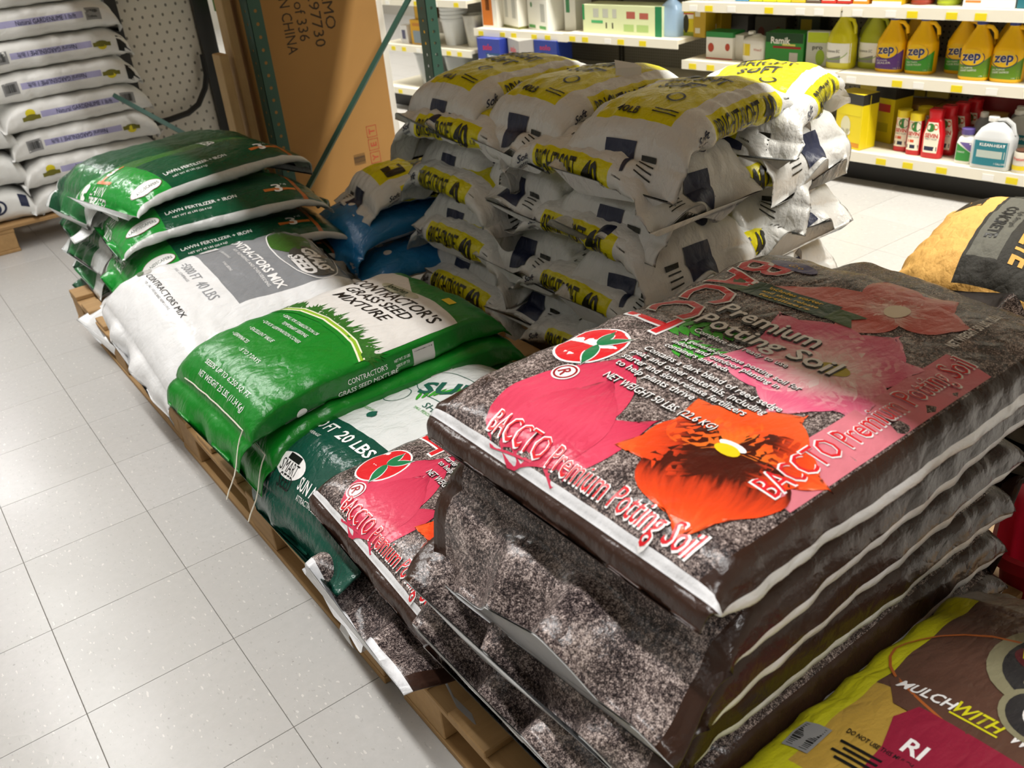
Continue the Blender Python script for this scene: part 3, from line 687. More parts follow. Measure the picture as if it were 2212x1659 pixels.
# sun and shade seed
DG = '12483a'
sm_ = filmmat('sun_shade_film', 'd9dcda', [(-9, -.13, -9, 9, DG), (-9, 9, .25, 9, DG), (-9, 9, -9, -.25, DG)], rough=.25, film=.6)
sm2 = filmmat('sun_shade_dark_film', DG, [(-9, 9, .23, 9, '0d382d')], rough=.25, film=.6)
side = lambda: [('brand_logo', WHT, ell(-.275, .10, .022, .058, 24), 1), ('brand_logo', BLK, rect(-.268, -.256, .075, .125), 2), ('brand_lettering', BLK, T('SMART', .020, -.279, .10, -90, fit=.07), 2), ('brand_lettering', BLK, T('SEED', .020, -.300, .095, -90, fit=.055), 2),
                ('title_lettering', WHT, T('SUN AND SHADE', .019, -.288, -.045, -90, fit=.17, bold=.02), 1), ('small_lettering', WHT, T('ATTRACTIVE BLEND FOR LAWNS', .007, -.306, -.045, -90, fit=.15), 1), ('title_lettering', WHT, T('=5,000', .016, -.29, -.19, -90, fit=.06), 1), ('title_lettering', WHT, T('20 LBS', .012, -.308, -.19, -90, fit=.05), 1)]
top = side()+[('title_lettering', WHT, T('5,000 FT', .028, -.165, .145, -90, fit=.12, bold=.02), 1), ('title_lettering', WHT, T('20 LBS', .03, -.165, .0, -90, fit=.13, bold=.02), 1), ('small_lettering', WHT, T('SEED COVERAGE', .008, -.2, .14, -90, fit=.09), 1),
              ('brand_logo', mat('print_teal', '1d5a4a', .35, film=.3), ring(.02, .12, .035, .032, .002), 1), ('brand_logo', FERN, multi(*[petal(.03+.012*k, .055-.006*k, 35-9*k, .05, .008, 4, 2, base=.5) for k in range(9)]), 1), ('brand_lettering', mat('print_teal', '1d5a4a'), T('SUN', .055, .115, .03, -60, fit=.16, bold=.03), 2), ('brand_lettering', mat('print_teal', '1d5a4a'), T('SHADE', .02, .03, -.03, -90, fit=.1), 2),
              ('brand_logo', mat('print_teal', '1d5a4a'), ring(.115, .03, .06, .12, .002, 40), 1), ('brand_logo', mat('print_teal', '1d5a4a'), petal(-.085, .085, 0, .03, .03, 5, 5), 2), ('small_lettering', FERN, T('KEEPS MOISTURE', .008, -.06, .13, -90, fit=.07), 1), ('small_lettering', FERN, T('TALL FESCUE', .008, .01, .0, -90, fit=.07), 1)]
seed_bag('dark green and white sun and shade seed bag, uppermost of its pile', 61, 3, .82, -.925, .268, sm_, top, L=.64, W=.44, H=.078, fl=.05, dr=70, kt=1.1, nu=80, nk=96, wr=.006)
seed_bag('dark green sun and shade seed bag, middle of its pile', 62, -2, .845, -.90, .198, sm2, side(), L=.62, W=.42, H=.075, fl=.04, dr=60, kt=.7, rx=-2)
seed_bag('dark green sun and shade seed bag, lowest of its pile', 63, -4, .86, -.90, .133, sm2, side(), L=.62, W=.42, H=.07, fl=.04, dr=60, kt=.35, rx=-2)
gl = filmmat('light_green_film', '2f8a3a', [(-9, -.30, -9, 9, '3f9a48')], rough=.22, film=.7)
seed_bag('crumpled light green seed bag poking out under the grass seed bags', 64, 5, .91, -.55, .208, gl, [], L=.66, W=.40, H=.08, fl=.07, dr=50, kt=.5)
seed_bag('light green seed bag on the pallet boards, under the crumpled one', 65, -3, .92, -.53, .134, gl, [], L=.66, W=.40, H=.075, fl=.06, dr=50, kt=.3)

# ================================================================ lawn fertilizer
FG, FD, FWH = '1f8f34', '0d4a30', 'd6d8d6'
ff = filmmat('fertilizer_film', FG, [(-.20, 9, -9, .02, FD), (-.20, .22, .02, .2, '2f6a26'), (.27, .285, -9, 9, 'b5642c'), (.285, 9, -9, 9, FD), (-9, 9, .210, 9, FWH), (-9, 9, -9, -.210, FWH)], rough=.22, film=.5)
fit_ = [('brand_logo', mat('print_brown', '5a3a1c', .4), ell(-.262, -.155, .058, .033), 1), ('brand_logo', WHT, ell(-.262, -.155, .055, .030), 2), ('brand_lettering', DKG, T('LANDSCAPERS', .014, -.262, -.158, 0, fit=.09), 3),
        ('title_lettering', WHT, T('LAWN FERTILIZER + IRON', .018, -.06, -.135, 0, fit=.24, bold=.01), 1), ('small_lettering', WHT, T('NET WT 45 LBS (20.4 kg)', .009, -.10, -.165, 0, fit=.13), 1), ('title_lettering', WHT, T('3', .055, .205, -.13, 0, bold=.02), 2), ('brand_logo', ORG, rect(.155, .265, -.150, -.132), 1), ('small_lettering', WHT, T('rd', .018, .235, -.10, 0), 2),
        ('brand_logo', ORG, rect(-.3, -.2, .09, .105), 1), ('title_lettering', WHT, T('3', .045, -.24, .1, -70, bold=.03), 2), ('title_lettering', WHT, T('LAWN', .026, -.325, .07, -90, fit=.09), 1), ('title_lettering', WHT, T('FERTILIZER', .024, -.352, .05, -90, fit=.13), 1), ('brand_logo', WHT, ell(-.33, .165, .024, .02), 1), ('brand_logo', ORG, rect(-.302, -.29, .02, .12), 1), ('title_lettering', WHT, T('FERTILIZER', .036, .1, .09, -90, fit=.16, bold=.02), 1)]
def fert(seed, label, x, y, z, rz, rx=0, ry=0, items=fit_, L=.74, W=.42, H=.10, **k):
    return seed_bag(label, seed, rz, x, y, z, ff, items, L=L, W=W, H=H, rx=rx, ry=ry, name='fertilizer_bag', cat='fertilizer bag', grp='lawn fertilizer bags', n=2.3, p=3.2, wr=.005, nu=72, nk=90, **k)
fert(71, 'green lawn fertilizer bag, highest of all, with white underside showing', .965, .80, .525, 12, L=.69, fl=.02, fl2=.02, kt=.25)
fert(72, 'green lawn fertilizer bag directly under the highest one', .955, .66, .422, -5, L=.70, fl=.02, fl2=.02, kt=.3)
fert(73, 'green lawn fertilizer bag third down, its end beside the white contractors bag', .95, .58, .318, -4, fl=.05, kt=.4)
fert(74, 'green lawn fertilizer bag fourth down, just above the pallet bag', .965, .56, .225, 2, fl=.05, kt=.4)
fert(75, 'green lawn fertilizer bag lying on the pallet boards', .985, .58, .133, 0, fl=.05, kt=.25)
# far column with folded white ends
fd = filmmat('fertilizer_back_film', '1f4f35', [(-9, -.27, -.10, .14, '2f6f3f'), (-9, -.30, -9, -.10, 'd8dad8'), (-9, 9, .20, 9, FWH), (-9, 9, -9, -.20, FWH)], rough=.22, film=.6)
ORD = ('highest', 'second', 'third', 'fourth', 'fifth')
for k in range(5):
    seed_bag('dark green fertilizer bag with folded white end, %s of the pile beside the lime' % ORD[k], 81+k, (8, -3, 5, -2, 2)[k], .955, 1.10+.012*k, .51-.093*k, fd, [], L=.70, W=.40, H=.098, fl=.07, dr=55, kt=.5, name='fertilizer_bag', cat='fertilizer bag', grp='lawn fertilizer bags by the lime stack', wr=.008)
seed_bag('torn white sack corner sticking out low beside the dark fertilizer pile', 87, 8, .90, .80, .137, MATS['plain_white_film'], [], L=.66, W=.34, H=.07, fl=.10, dr=20, kt=.3, name='white_sack', cat='sack')
# ================================================================ water softener salt stack
SY = 'd9cf0a'; SWH = 'd7d7d4'
def salt_film(name, up):
    if up: reg = [(-.225, .225, -.118, .118, SY), (-.15, .165, .160, .250, SY), (-.15, .165, -.250, -.160, SY)]
    else: reg = [(-.225, .225, .30, 9, SY), (-.225, .225, -9, -.30, SY), (-.15, .165, .170, .255, SY), (-.15, .165, -.255, -.170, SY)]
    return filmmat(name, SWH, reg, rough=.27, film=.62)
MU, MD = salt_film('salt_film', True), salt_film('salt_film_back', False)
SBL = mat('salt_print_black', '1b1b12', .4, film=.5)
def salt_items(up, L):
    sb = .205 if up else .212; it = []
    for sg, rot in ((-1, 0), (1, 180)):
        d = 1 if rot == 0 else -1
        it += [('side_lettering', SBL, T('BRIGHT&SOFT', .056, d*-.045, sg*sb, rot, fit=.185, bold=.01, cell=.012), 1), ('side_lettering', SBL, T('40', .062, d*.092, sg*sb, rot, fit=.062, bold=.03, cell=.012), 1), ('side_lettering', SBL, T('LB', .014, d*.142, sg*sb-.012*d, rot), 1),
               ('barcode', SBL, barcode(d*.190, sg*sb, .03, .045, 0 if 1 else 90, 12), 1), ('brand_logo', NAVY, T('Soft', .018, d*-.195, sg*(sb-.004), rot+8, fit=.045, shear=.4, bold=.02), 1), ('brand_logo', NAVY, T('water', .014, d*-.20, sg*(sb+.016), rot+8, fit=.045, shear=.4), 1)]
    e = L/2
    for sg in (-1, 1):
        it += [('printed_panel', NAVY, rect(*sorted((sg*(e-.012), sg*(e+.045))), -.045, .05, .008), 1), ('printed_mark', SBL, multi(*[rect(*sorted((sg*(e-.002+.011*k), sg*(e+.001+.011*k))), -.115, -.07, .02) for k in range(4)]), 1)]
    if up:
        it += [('title_lettering', SBL, T('BRIGHT', .05, .06, 0, -90, fit=.17, bold=.02), 1), ('title_lettering', SBL, T('SOFT', .05, -.02, 0, -90, fit=.12, bold=.02), 1), ('title_lettering', SBL, T('40LB', .022, -.20, .03, -90, bold=.03), 1), ('brand_logo', SBL, ring(-.115, -.05, .024, .024, .006, 20), 1), ('printed_mark', SBL, multi(*[rect(-.2+.012*k, -.196+.012*k, -.11, -.04, .03) for k in range(2)]), 1),
               ('printed_mark', SBL, multi(rect(.12, .19, .06, .10), rect(.12, .13, .02, .055), rect(.16, .19, .02, .055)), 1)]
    else:
        it += [('brand_logo', NAVY, ell(.215, .06, .024, .024, 20), 1), ('brand_lettering', WHT, T('NSF', .014, .215, .06, -90), 2), ('brand_logo', NAVY, ell(-.215, -.06, .022, .022, 20), 1), ('brand_lettering', WHT, T('NSF', .014, -.215, -.06, -90), 2),
               ('printed_mark', NAVY, multi(rect(.03, .08, -.10, -.06), rect(.03, .08, -.05, -.045), rect(.085, .09, -.10, -.045)), 1), ('printed_mark', SBL, multi(*[rect(-.06, -.055, -.12+.03*k, -.11+.03*k) for k in range(7)]), 1)]
    return it
SV = {}
def salt_proto(v):
    if v in SV: return SV[v]
    up = v % 2 == 0; L = .55; sd = 100+v*7
    S = bag(L, .375, .112, n=2.5, p=4.6, q=.5, ear=.2, fl=(.06, .06), droop=((50, 70, 62, 40, 75, 55)[v % 6], (60, 45, 70, 66, 50, 72)[v % 6]), flw=.035, seed=sd, wr=.011, nu=60, nk=76, flat=.3, deform=bend(kx=.22, ky=.35, tipx=-.18, kt=.3, tipp=.18, kp=.3), fq=28)
    SV[v] = (S.body('salt_bag', MU if up else MD), S, salt_items(up, L), []); return SV[v]
def salt(v, label, x, y, z, rz, rx=0, ry=0, s=1.0):
    me, S, it, kids = salt_proto(v); o = link('salt_bag', me); tag(o, label, 'salt bag', 'bags of the softener salt stack')
    if not kids:
        S.decals(it, o, base=.0022); kids += list(o.children)
    else:
        for c in kids: copytree(c, o)
    o.scale = (s, 1, 1); return place(o, x, y, z, rz, rx, ry)
r = random.Random(21); ON = ('lowest', 'second', 'third', 'fourth', 'fifth', 'sixth', 'seventh', 'top'); ZP = .0890
for k in range(8):
    z = .134+ZP*k; j = lambda a: r.uniform(-a, a); ly = ON[k]+' layer'
    if k % 2 == 0:
        salt(r.choice((1, 3, 5)) if k else 1, 'salt bag, %s, long side to the seed pallets, corner nearest the potting soil' % ly, 1.655+j(.012), -.70+j(.015), z, -90+j(4))
        salt(r.choice((0, 2, 4)), 'salt bag, %s, long side to the seed pallets, end beside the blue bags' % ly, 1.645+j(.012), -.09+j(.02), z, -90+j(5))
        salt(r.choice((1, 3, 5)), 'salt bag, %s, end flap to the potting soil, on the shelving side' % ly, 2.07+j(.015), -.70+j(.03), z, -90+j(6))
        if k in (0, 6): salt(r.choice((0, 2)), 'salt bag, %s, at the back towards the rack post' % ly, 2.07, -.09, z, -90+j(5))
    else:
        salt(r.choice((0, 2, 4)), 'salt bag, %s, flap to the seed pallets, corner nearest the potting soil' % ly, 1.79+j(.012), -.80+j(.01), z, 6+j(5))
        salt(r.choice((0, 2, 4, 1)), 'salt bag, %s, flap to the seed pallets, middle of the row' % ly, 1.80+j(.012), -.40+j(.015), z, j(5))
        salt(r.choice((0, 4, 3)), 'salt bag, %s, flap to the seed pallets, end beside the blue bags' % ly, 1.80+j(.012), -.01+j(.02), z, j(6))
        salt(r.choice((0, 2, 4)), 'salt bag, %s, turned corner bag on the shelving side' % ly, 2.16+j(.01), -.72+j(.02), z-.03, 28+j(6))
salt(2, 'salt bag lying on the blue bags beside the salt stack', 1.70, .42, .382, 168, ry=-4)
bf = filmmat('blue_film', '2277b4', [(-9, 9, .24, 9, 'c9ccd0'), (-9, 9, -9, -.24, 'c9ccd0'), (.18, 9, -9, 9, 'c9ccd0')], rough=.25, film=.7)
DBL = mat('print_deep_blue', '123f6e', .4, film=.4)
bit = [('printed_mark', DBL, multi(*[rect(.08-.03*k, .095-.03*k, -.13+.02*(k % 2), .14) for k in range(4)]), 1), ('title_lettering', DBL, T('WATER', .04, -.06, .02, -90, fit=.18), 1), ('brand_logo', WHT, multi(*[ell(-.15, -.1+.07*k, .015, .015, 14) for k in range(4)]), 1)]
seed_bag('blue plastic bag, upper one of the pair beside the salt stack', 91, 4, 1.56, .46, .275, bf, bit, L=.58, W=.42, H=.11, fl=.05, name='blue_bag', cat='bag', grp='blue bags', n=2.3, p=3.5, kt=.3)
seed_bag('blue plastic bag, lower one of the pair beside the salt stack', 92, -4, 1.55, .33, .165, bf, bit, L=.58, W=.42, H=.105, fl=.05, name='blue_bag', cat='bag', grp='blue bags', n=2.3, p=3.5, kt=.2)

# ================================================================ white lime bags and flake bags
lf = filmmat('lime_film', 'e0dfdb', [(-.17, .19, -.272, -.244, 'a9a6cc')], rough=.38, film=.45)
lf2 = filmmat('lime_film_turned', 'e0dfdb', [(-.19, .17, -.272, -.244, 'a9a6cc')], rough=.38, film=.45)
OLV = mat('print_olive2', '6e6a20', .5); LYEL = mat('print_lemon', 'd8c81e', .5)
def lime_items(fl_):
    d = -1 if fl_ else 1; rt = 180 if fl_ else 0
    return [('side_lettering', NAVY, T('Natural GARDENLIME 1 lb/ft', .020, d*.03, -.258, rt, fit=.26), 1), ('brand_logo', LYEL, ell(d*-.215, -.258+d*.014, .022, .018, 14), 1), ('brand_logo', OLV, rect(d*-.215-.04, d*-.215+.04, -.274, -.256), 2), ('brand_logo', OLV, ell(d*-.215, -.263, .03, .014, 14), 2),
            ('barcode', mat('print_label2', '8a8a8a', .5), rect(d*.235-.034, d*.235+.034, -.285, -.232), 1), ('barcode', BLK, barcode(d*.235, -.258, .05, .035, 0, 14), 2)]
for k in range(8):
    t = k in (2, 4, 5); it = lime_items(t)
    if k in (4, 5, 6): it = it+[('printed_panel', BLK, rect(.285 if t else -.335, .335 if t else -.285, -.295, -.225), 1)]
    seed_bag('white garden lime bag, %s from the pallet in its stack' % ('first', 'second', 'third', 'fourth', 'fifth', 'sixth', 'seventh', 'eighth')[k], 131+k, (0, 1, -2, 2, -1, 1, -2, 1)[k], .955-.012*max(k-2, 0), 2.57, .13+.132*k, lf2 if t else lf, it, L=.68, W=.44, H=.140, fl=.012, fl2=.012, dr=40, name='lime_bag', cat='lime bag', grp='stacked lime bags', n=4.2, p=8, wr=.006, kt=.15, ky=.1, nu=56, nk=72)
fk = filmmat('flake_film', 'dcdcd8', [], rough=.4, film=.35)
for k in range(3):
    it = [('title_lettering', NAVY, T('FLAKE', .030, .06, -.345, 0, fit=.12, bold=.02), 1), ('printed_panel', NAVY, rect(.0, .10, -.312, -.292), 1), ('brand_logo', NAVY, ring(.21, -.325, .04, .036, .01), 1), ('brand_logo', NAVY, petal(.19, -.35, 60, .06, .05), 1), ('printed_panel', NAVY, rect(.31, .345, -.33, -.27), 1)] if k == 0 else []
    seed_bag(('white flake bag with navy lettering, lowest on its pallet', 'plain white bag on top of the navy lettered flake bag', 'plain white bag, upper one above the flake bag')[k], 141+k, 0, .26, 2.66, .13+.165*k, fk, it, L=.78, W=.56, H=.17, fl=.01, fl2=.01, dr=40, name='flake_bag', cat='bag', grp='white flake bags', n=4, p=8, wr=.004, kt=.1, ky=.1, nu=50, nk=64)
# perforated display panel
pn_ = thing('display_panel', 'white dimpled panel in a black steel frame behind the lime bags', 'panel', (1.36, 2.95, 0))
def dimple_mat():
    nb = NB('dimpled_white'); o = nb.obj(); sp = nb.n('SeparateXYZ'); nb.l(o, sp.inputs[0])
    row = nb.math('FLOOR', nb.math('MULTIPLY', sp.outputs[2], 22.)); fx_ = nb.math('FRACT', nb.math('ADD', nb.math('MULTIPLY', sp.outputs[0], 18.), nb.math('MULTIPLY', row, .5))); fz = nb.math('FRACT', nb.math('MULTIPLY', sp.outputs[2], 22.))
    d = nb.math('ADD', nb.math('POWER', nb.math('MULTIPLY', nb.math('SUBTRACT', fx_, .5), 1.6), 2.), nb.math('POWER', nb.math('SUBTRACT', fz, .5), 2.))
    m = nb.math('LESS_THAN', d, .035); nb.val(nb.bs.inputs['Base Color'], nb.mix(m, lin('cfcac0'), lin('6f6a62'))); nb.bs.inputs['Roughness'].default_value = .5; return nb.m
quick('panel_sheet', dimple_mat(), pn_, (.04, .50, .02, .03, .10, 1.6))
BM = mat('black_steel', '141414', .4, .2)
quick('frame_bar', BM, pn_, (.44, .53, -.02, .05, 0, 1.7)); quick('frame_bar', BM, pn_, (-.02, .04, -.02, .05, 0, 1.7)); quick('frame_bar', BM, pn_, (.0, .48, -.02, .03, .06, .10)); quick('frame_bar', BM, pn_, (.0, .48, -.02, .03, 1.0, 1.03))
MB().tube([(.42, -.05, .66), (.415, -.05, .55), (.39, -.05, .48), (.33, -.05, .40), (.26, -.05, .365), (.15, -.05, .35), (.05, -.05, .345)], .017, 8).build('curved_handle', BM, pn_, smooth=True)
quick('frame_foot', BM, pn_, (-.04, .55, -.15, .2, 0, .03))

# ================================================================ mulch bag
mf = filmmat('mulch_film', '5c4034', [(-9, .02, -9, 9, 'b3913f'), (-9, -.16, -9, 9, 'c3c01e'), (-9, 9, .275, 9, 'c3c01e'), (.27, 9, -9, 9, '8a8074'), (-9, 9, -9, -.275, 'c3c01e')], rough=.3, film=.55)
CRM = mat('print_crimson', '8f1f38', .35, film=.4); OLG = mat('print_olive_grey', '8a8568', .4, film=.4); MYL = mat('print_mulch_yellow', 'd6d020', .35, film=.3)
mit = [('printed_panel', mat('print_bark', '5c4034', .3, film=.4), poly([(-.005, .235), (.03, .262), (.06, .262), (.06, -.2), (-.03, -.2)]), 1), ('printed_panel', CRM, poly([(.008, .208), (-.025, .222), (-.075, .205), (-.13, .2), (-.13, -.1), (-.005, -.1)]), 2), ('printed_panel', mat('print_rust', 'b0602c', .4), ring(.10, .0, .12, .30, .004, 40), 2),
       ('title_lettering', WHT, T('MULCH', .017, .033, .213, -90, fit=.075, shear=.2, bold=.02), 3), ('title_lettering', MYL, T('WITH', .020, .036, .148, -90, fit=.058, shear=.3, bold=.02), 3), ('title_lettering', WHT, T('WOOD', .020, .036, .075, -90, fit=.065, shear=.3, bold=.02), 3), ('printed_panel', MYL, rect(.020, .023, .12, .178), 3),
       ('small_lettering', BLK, T('DO NOT USE THIS MULCH', .007, -.080, .205, -90, fit=.085, bold=.02), 3), ('printed_mark', BLK, multi(*[rect(-.10-.009*k, -.096-.009*k, .19, .245-.01*(k % 2)) for k in range(4)]), 3), ('title_lettering', WHT, T('RI', .024, -.055, .175, -90, bold=.02), 3),
       ('brand_logo', OLG, ell(.17, .125, .085, .075), 2), ('brand_logo', mat('print_char', '2b2a2c', .35, film=.4), ell(.17, .12, .07, .062), 3), ('brand_logo', mat('print_maroon', '5a1420', .35, film=.4), ell(.175, .12, .03, .056), 4), ('brand_lettering', MYL, T('W', .022, .178, .155, -90, bold=.03), 5),
       ('brand_logo', OLG, ell(.085, .095, .05, .052), 4), ('brand_logo', mat('print_char', '2b2a2c'), ell(.085, .095, .042, .044), 5), ('brand_logo', WHT, ell(.085, .09, .028, .03), 6), ('barcode', mat('print_label2', '8a8a8a'), rect(-.14, -.09, .262, .30), 2), ('barcode', BLK, barcode(-.115, .281, .042, .03, 0, 16), 3)]
seed_bag('brown and yellow mulch bag lying against the tall potting soil stack', 151, 0, .83, -2.315, .30, mf, mit, L=.76, W=.64, H=.14, fl=.05, dr=40, name='mulch_bag', cat='mulch bag', grp=None, n=2.8, p=5, kt=.2, nu=70, nk=90, wr=.006)
seed_bag('lower mulch bag, only its yellow edge showing under the upper one', 152, 2, .85, -2.31, .135, mf, [], L=.74, W=.55, H=.165, fl=.04, dr=40, name='mulch_bag', cat='mulch bag', grp=None, n=3, p=6, kt=.1, nu=50, nk=64)

# ================================================================ concrete mix
qf = filmmat('concrete_film', 'c79a52', [(-.25, .24, -.14, .055, '26241f'), (-.19, .16, -.03, .045, '55544c')], rough=.7, film=.9, spec=.25)
qf2 = filmmat('concrete_side_film', '1f1d19', [(-.20, 9, -.246, -.196, '4a4a44')], rough=.65, film=.5, spec=.25)
GLD = mat('print_gold', 'c9912a', .6)
qi = [('brand_lettering', GLD, T('QUIKRETE', .055, -.04, -.085, 180, fit=.30, bold=.03), 1), ('title_lettering', BLK, T('CONCRETE', .028, -.02, .012, 180, fit=.20, bold=.03), 1), ('small_lettering', BLK, T('High Strength', .012, .0, -.017, 180, fit=.11), 1), ('printed_panel', mat('print_char2', '2a2a28', .6), rect(-.2, .1, -.22, -.17), 1), ('brand_lettering', GLD, T('RETE', .045, -.05, -.195, 180, bold=.03), 2), ('printed_mark', mat('print_grey3', '7a786c', .6), multi(*[rect(.17+.006*k, .173+.006*k, -.02, .04) for k in range(7)]), 1), ('printed_mark', BLK, multi(*[rect(-.1+.0*k, .12, -.125-.006*k-.14, -.123-.006*k-.14) for k in range(5)]), 1), ('printed_panel', BLK, rect(.10, .17, .10, .20), 1)]
qs = [('brand_lettering', GLD, T('QUIKRETE', .026, .02, -.187, 0, fit=.20, shear=.2, bold=.03), 1), ('title_lettering', BLK, T('CONCRETE', .020, .02, -.228, 0, fit=.19, bold=.03), 1), ('small_lettering', BLK, T('High Strength', .008, .02, -.207, 0, fit=.09), 1), ('printed_mark', BLK, multi(*[rect(-.19, -.16, -.24+.008*k, -.237+.008*k) for k in range(6)]), 1)]
for k in range(4):
    seed_bag('black concrete mix bag with grey side panel, %s' % ('lowest in its stack', 'second in its stack', 'third in its stack', 'fourth in its stack')[k], 161+k, -90, 2.14+.006*k, -1.84, .0+.094*k, qf2, qs, L=.56, W=.37, H=.097, fl=.0, fl2=.0, name='concrete_bag', cat='concrete bag', grp='concrete mix bags', n=3.6, p=8, kt=.1, ky=.1, nu=50, nk=64)
    if k < 3: seed_bag('concrete mix bag under the crumpled kraft one, %s' % ('on the floor', 'middle of its pile', 'uppermost of its pile')[k], 171+k, 5, 2.33, -1.36, .0+.10*k, qf, qi, L=.56, W=.38, H=.103, fl=.0, fl2=.0, name='concrete_bag', cat='concrete bag', grp='concrete mix bags', n=3, p=6, kt=.1, ky=.1, nu=46, nk=60)
seed_bag('crumpled kraft and black concrete mix bag slumped on top of its pile', 181, 12, 2.40, -1.39, .295, qf, qi, L=.56, W=.42, H=.19, fl=.0, fl2=.03, name='concrete_bag', cat='concrete bag', grp='concrete mix bags', n=2.2, p=3, kt=.35, ky=.9, nu=64, nk=80, wr=.014, ry=-6)
tag(quick('shaded_floor_sheet', mat('sheet_tan', '9c8260', .8, var=.15, vs=4), None, (1.50, 1.82, -2.45, -1.32, .0, .004)), 'flat tan sheet standing in for shaded beige floor under the red bucket', 'floor sheet')  # added sheet, its tan holds the look of beige floor in shadow
tag(quick('floor_strip', mat('strip_grey', '77756c', .6), None, (1.822, 1.885, -2.45, -1.32, .0, .003)), 'narrow grey strip on the floor along the tan sheet', 'floor strip')

# ================================================================ red bucket
bk = thing('red_bucket', 'red plastic bucket with wire handle on the tan sheet', 'bucket', (1.60, -1.965, .0045), math.radians(20))
RB = mat('bucket_red', 'a8142a', .35, var=.1); b = MB()
def rr(wd, dp, z, n=28):
    return [(wd/2*math.copysign(abs(math.cos(t))**.45, math.cos(t)), dp/2*math.copysign(abs(math.sin(t))**.45, math.sin(t)), z) for t in np.linspace(0, 2*PI, n, False)]
rings = [rr(.20, .16, 0), rr(.25, .20, .165), rr(.285, .235, .17), rr(.285, .235, .195), rr(.27, .22, .2), rr(.24, .19, .17), rr(.19, .15, .006)]
v = [p for q in rings for p in q]; n = 28; f = [(i*n+k, i*n+(k+1) % n, (i+1)*n+(k+1) % n, (i+1)*n+k) for i in range(len(rings)-1) for k in range(n)]+[tuple(range(n))[::-1], tuple(6*n+k for k in range(n))]
b.add(v, f).build('bucket_body', RB, bk, smooth=True)
hp = [(-.145*math.cos(t), -.02, .19+.125*math.sin(t)+(.012 if abs(t-1.0) < .15 else 0)) for t in np.linspace(-.05, PI+.05, 20)]
MB().tube([(p[0], p[1]+.05*math.sin(math.pi*k/19), p[2]) for k, p in enumerate(hp)], .0035, 6).build('wire_handle', mat('wire', 'b9b6b0', .3, .9), bk, smooth=True)

# small scraps
def scrap(name, label, cat, pts, m):
    b = MB(); P = [Vector(p) for p in pts]; n = len(P)//2; v = []; f = []
    for k in range(n):
        v += [P[2*k], P[2*k+1]]
    nn = (P[1]-P[0]).cross(P[2]-P[0]).normalized()*.0015; v2 = [p+nn for p in v]
    for k in range(n-1):
        a = 2*k; f += [(a, a+1, a+3, a+2), (2*n+a, 2*n+a+2, 2*n+a+3, 2*n+a+1), (a, a+2, 2*n+a+2, 2*n+a), (a+1, 2*n+a+1, 2*n+a+3, a+3)]
    f += [(0, 2*n, 2*n+1, 1), (2*n-2, 2*n-1, 4*n-1, 4*n-2)]
    return tag(b.add(v+v2, f).build(name, m, None), label, cat)
FW = mat('film_white', 'dcdcdc', .4)
scrap('torn_label', 'torn white label stuck to the corner block of the seed pallet', 'label', [(.487, -1.095, .072), (.487, -1.125, .074), (.476, -1.092, .045), (.478, -1.13, .047), (.484, -1.097, .012), (.482, -1.13, .016)], FW)
scrap('paper_tag', 'white paper tag sticking up on top of the salt stack', 'tag', [(1.80, -.52, .855), (1.87, -.55, .855), (1.805, -.515, .88), (1.875, -.545, .875), (1.815, -.50, .90), (1.865, -.53, .885)], TAGW if 'TAGW' in globals() else FW)
# ================================================================ store shelving along the far aisle
G0 = np.array([3.755, .06, 0.]); gs = np.array([-.113, 1, 0.])/math.hypot(.113, 1); gd = np.array([1, .113, 0.])/math.hypot(.113, 1)
GR = math.atan2(-gs[1], -gs[0])
def GW(u, d, z): p = G0-gs*u+gd*d; return (p[0], p[1], z)
def pegmat(name, c, hole, f):
    nb = NB(name); sp = nb.n('SeparateXYZ'); nb.l(nb.obj(), sp.inputs[0])
    q = [nb.math('SUBTRACT', nb.math('FRACT', nb.math('MULTIPLY', sp.outputs[k], f)), .5) for k in (0, 2)]
    m = nb.math('LESS_THAN', nb.math('ADD', nb.math('POWER', q[0], 2.), nb.math('POWER', q[1], 2.)), .03)
    nb.val(nb.bs.inputs['Base Color'], nb.mix(m, lin(c), lin(hole))); nb.bs.inputs['Roughness'].default_value = .6; return nb.m
PEG = pegmat('pegboard', '8b867a', '2a2824', 39.4); PEG2 = pegmat('pegboard_fine', '8f8b80', '5d594f', 60.)
SHELF = mat('shelf_cream', 'd9d3c0', .45, var=.06, vs=5); RAIL = mat('price_rail', 'e9e5d6', .35); KICK = mat('kick_black', '15130f', .5)
TAGY = mat('tag_yellow', 'e6d21a', .5); TAGW = mat('tag_white', 'eeeeea', .5)
def unit(label, u0, u1, shelves, peg, base=.155, depth=.42, top=1.9, seed=0):
    t = thing('shelving_unit', label, 'shelf unit', GW(0, 0, 0), GR); r = random.Random(seed)
    quick('back_panel', peg, t, (u0, u1, depth, depth+.02, .1, top)); quick('kick_plate', KICK, t, (u0, u1, 0, .02, 0, base-.04))
    for u in (u0, u1-.02): quick('upright', mat('upright_dark', '3a372f', .5), t, (u+.002, u+.018, depth-.0045, depth-.0005, 0, top))
    quick('base_deck', SHELF, t, (u0, u1, -.10, depth, base-.02, base)); rl = quick('price_rail', RAIL, t, (u0, u1, -.108, -.10, base-.042, base+.003))
    fr = [(base, -.108, rl)]
    for z, f in shelves:
        quick('shelf', SHELF, t, (u0+.003, u1-.003, f, depth-.005, z-.02, z)); rl = quick('price_rail', RAIL, t, (u0+.003, u1-.003, f-.008, f, z-.042, z+.002)); fr.append((z, f-.008, rl))
    for z, f, rl in fr:
        u = u0+.05
        while u < u1-.08:
            quick('price_tag', TAGW if r.random() < .4 else TAGY, rl, (u, u+.045, f-.002, f-.0003, z-.038, z-.012)); u += r.uniform(.09, .22)
    return t
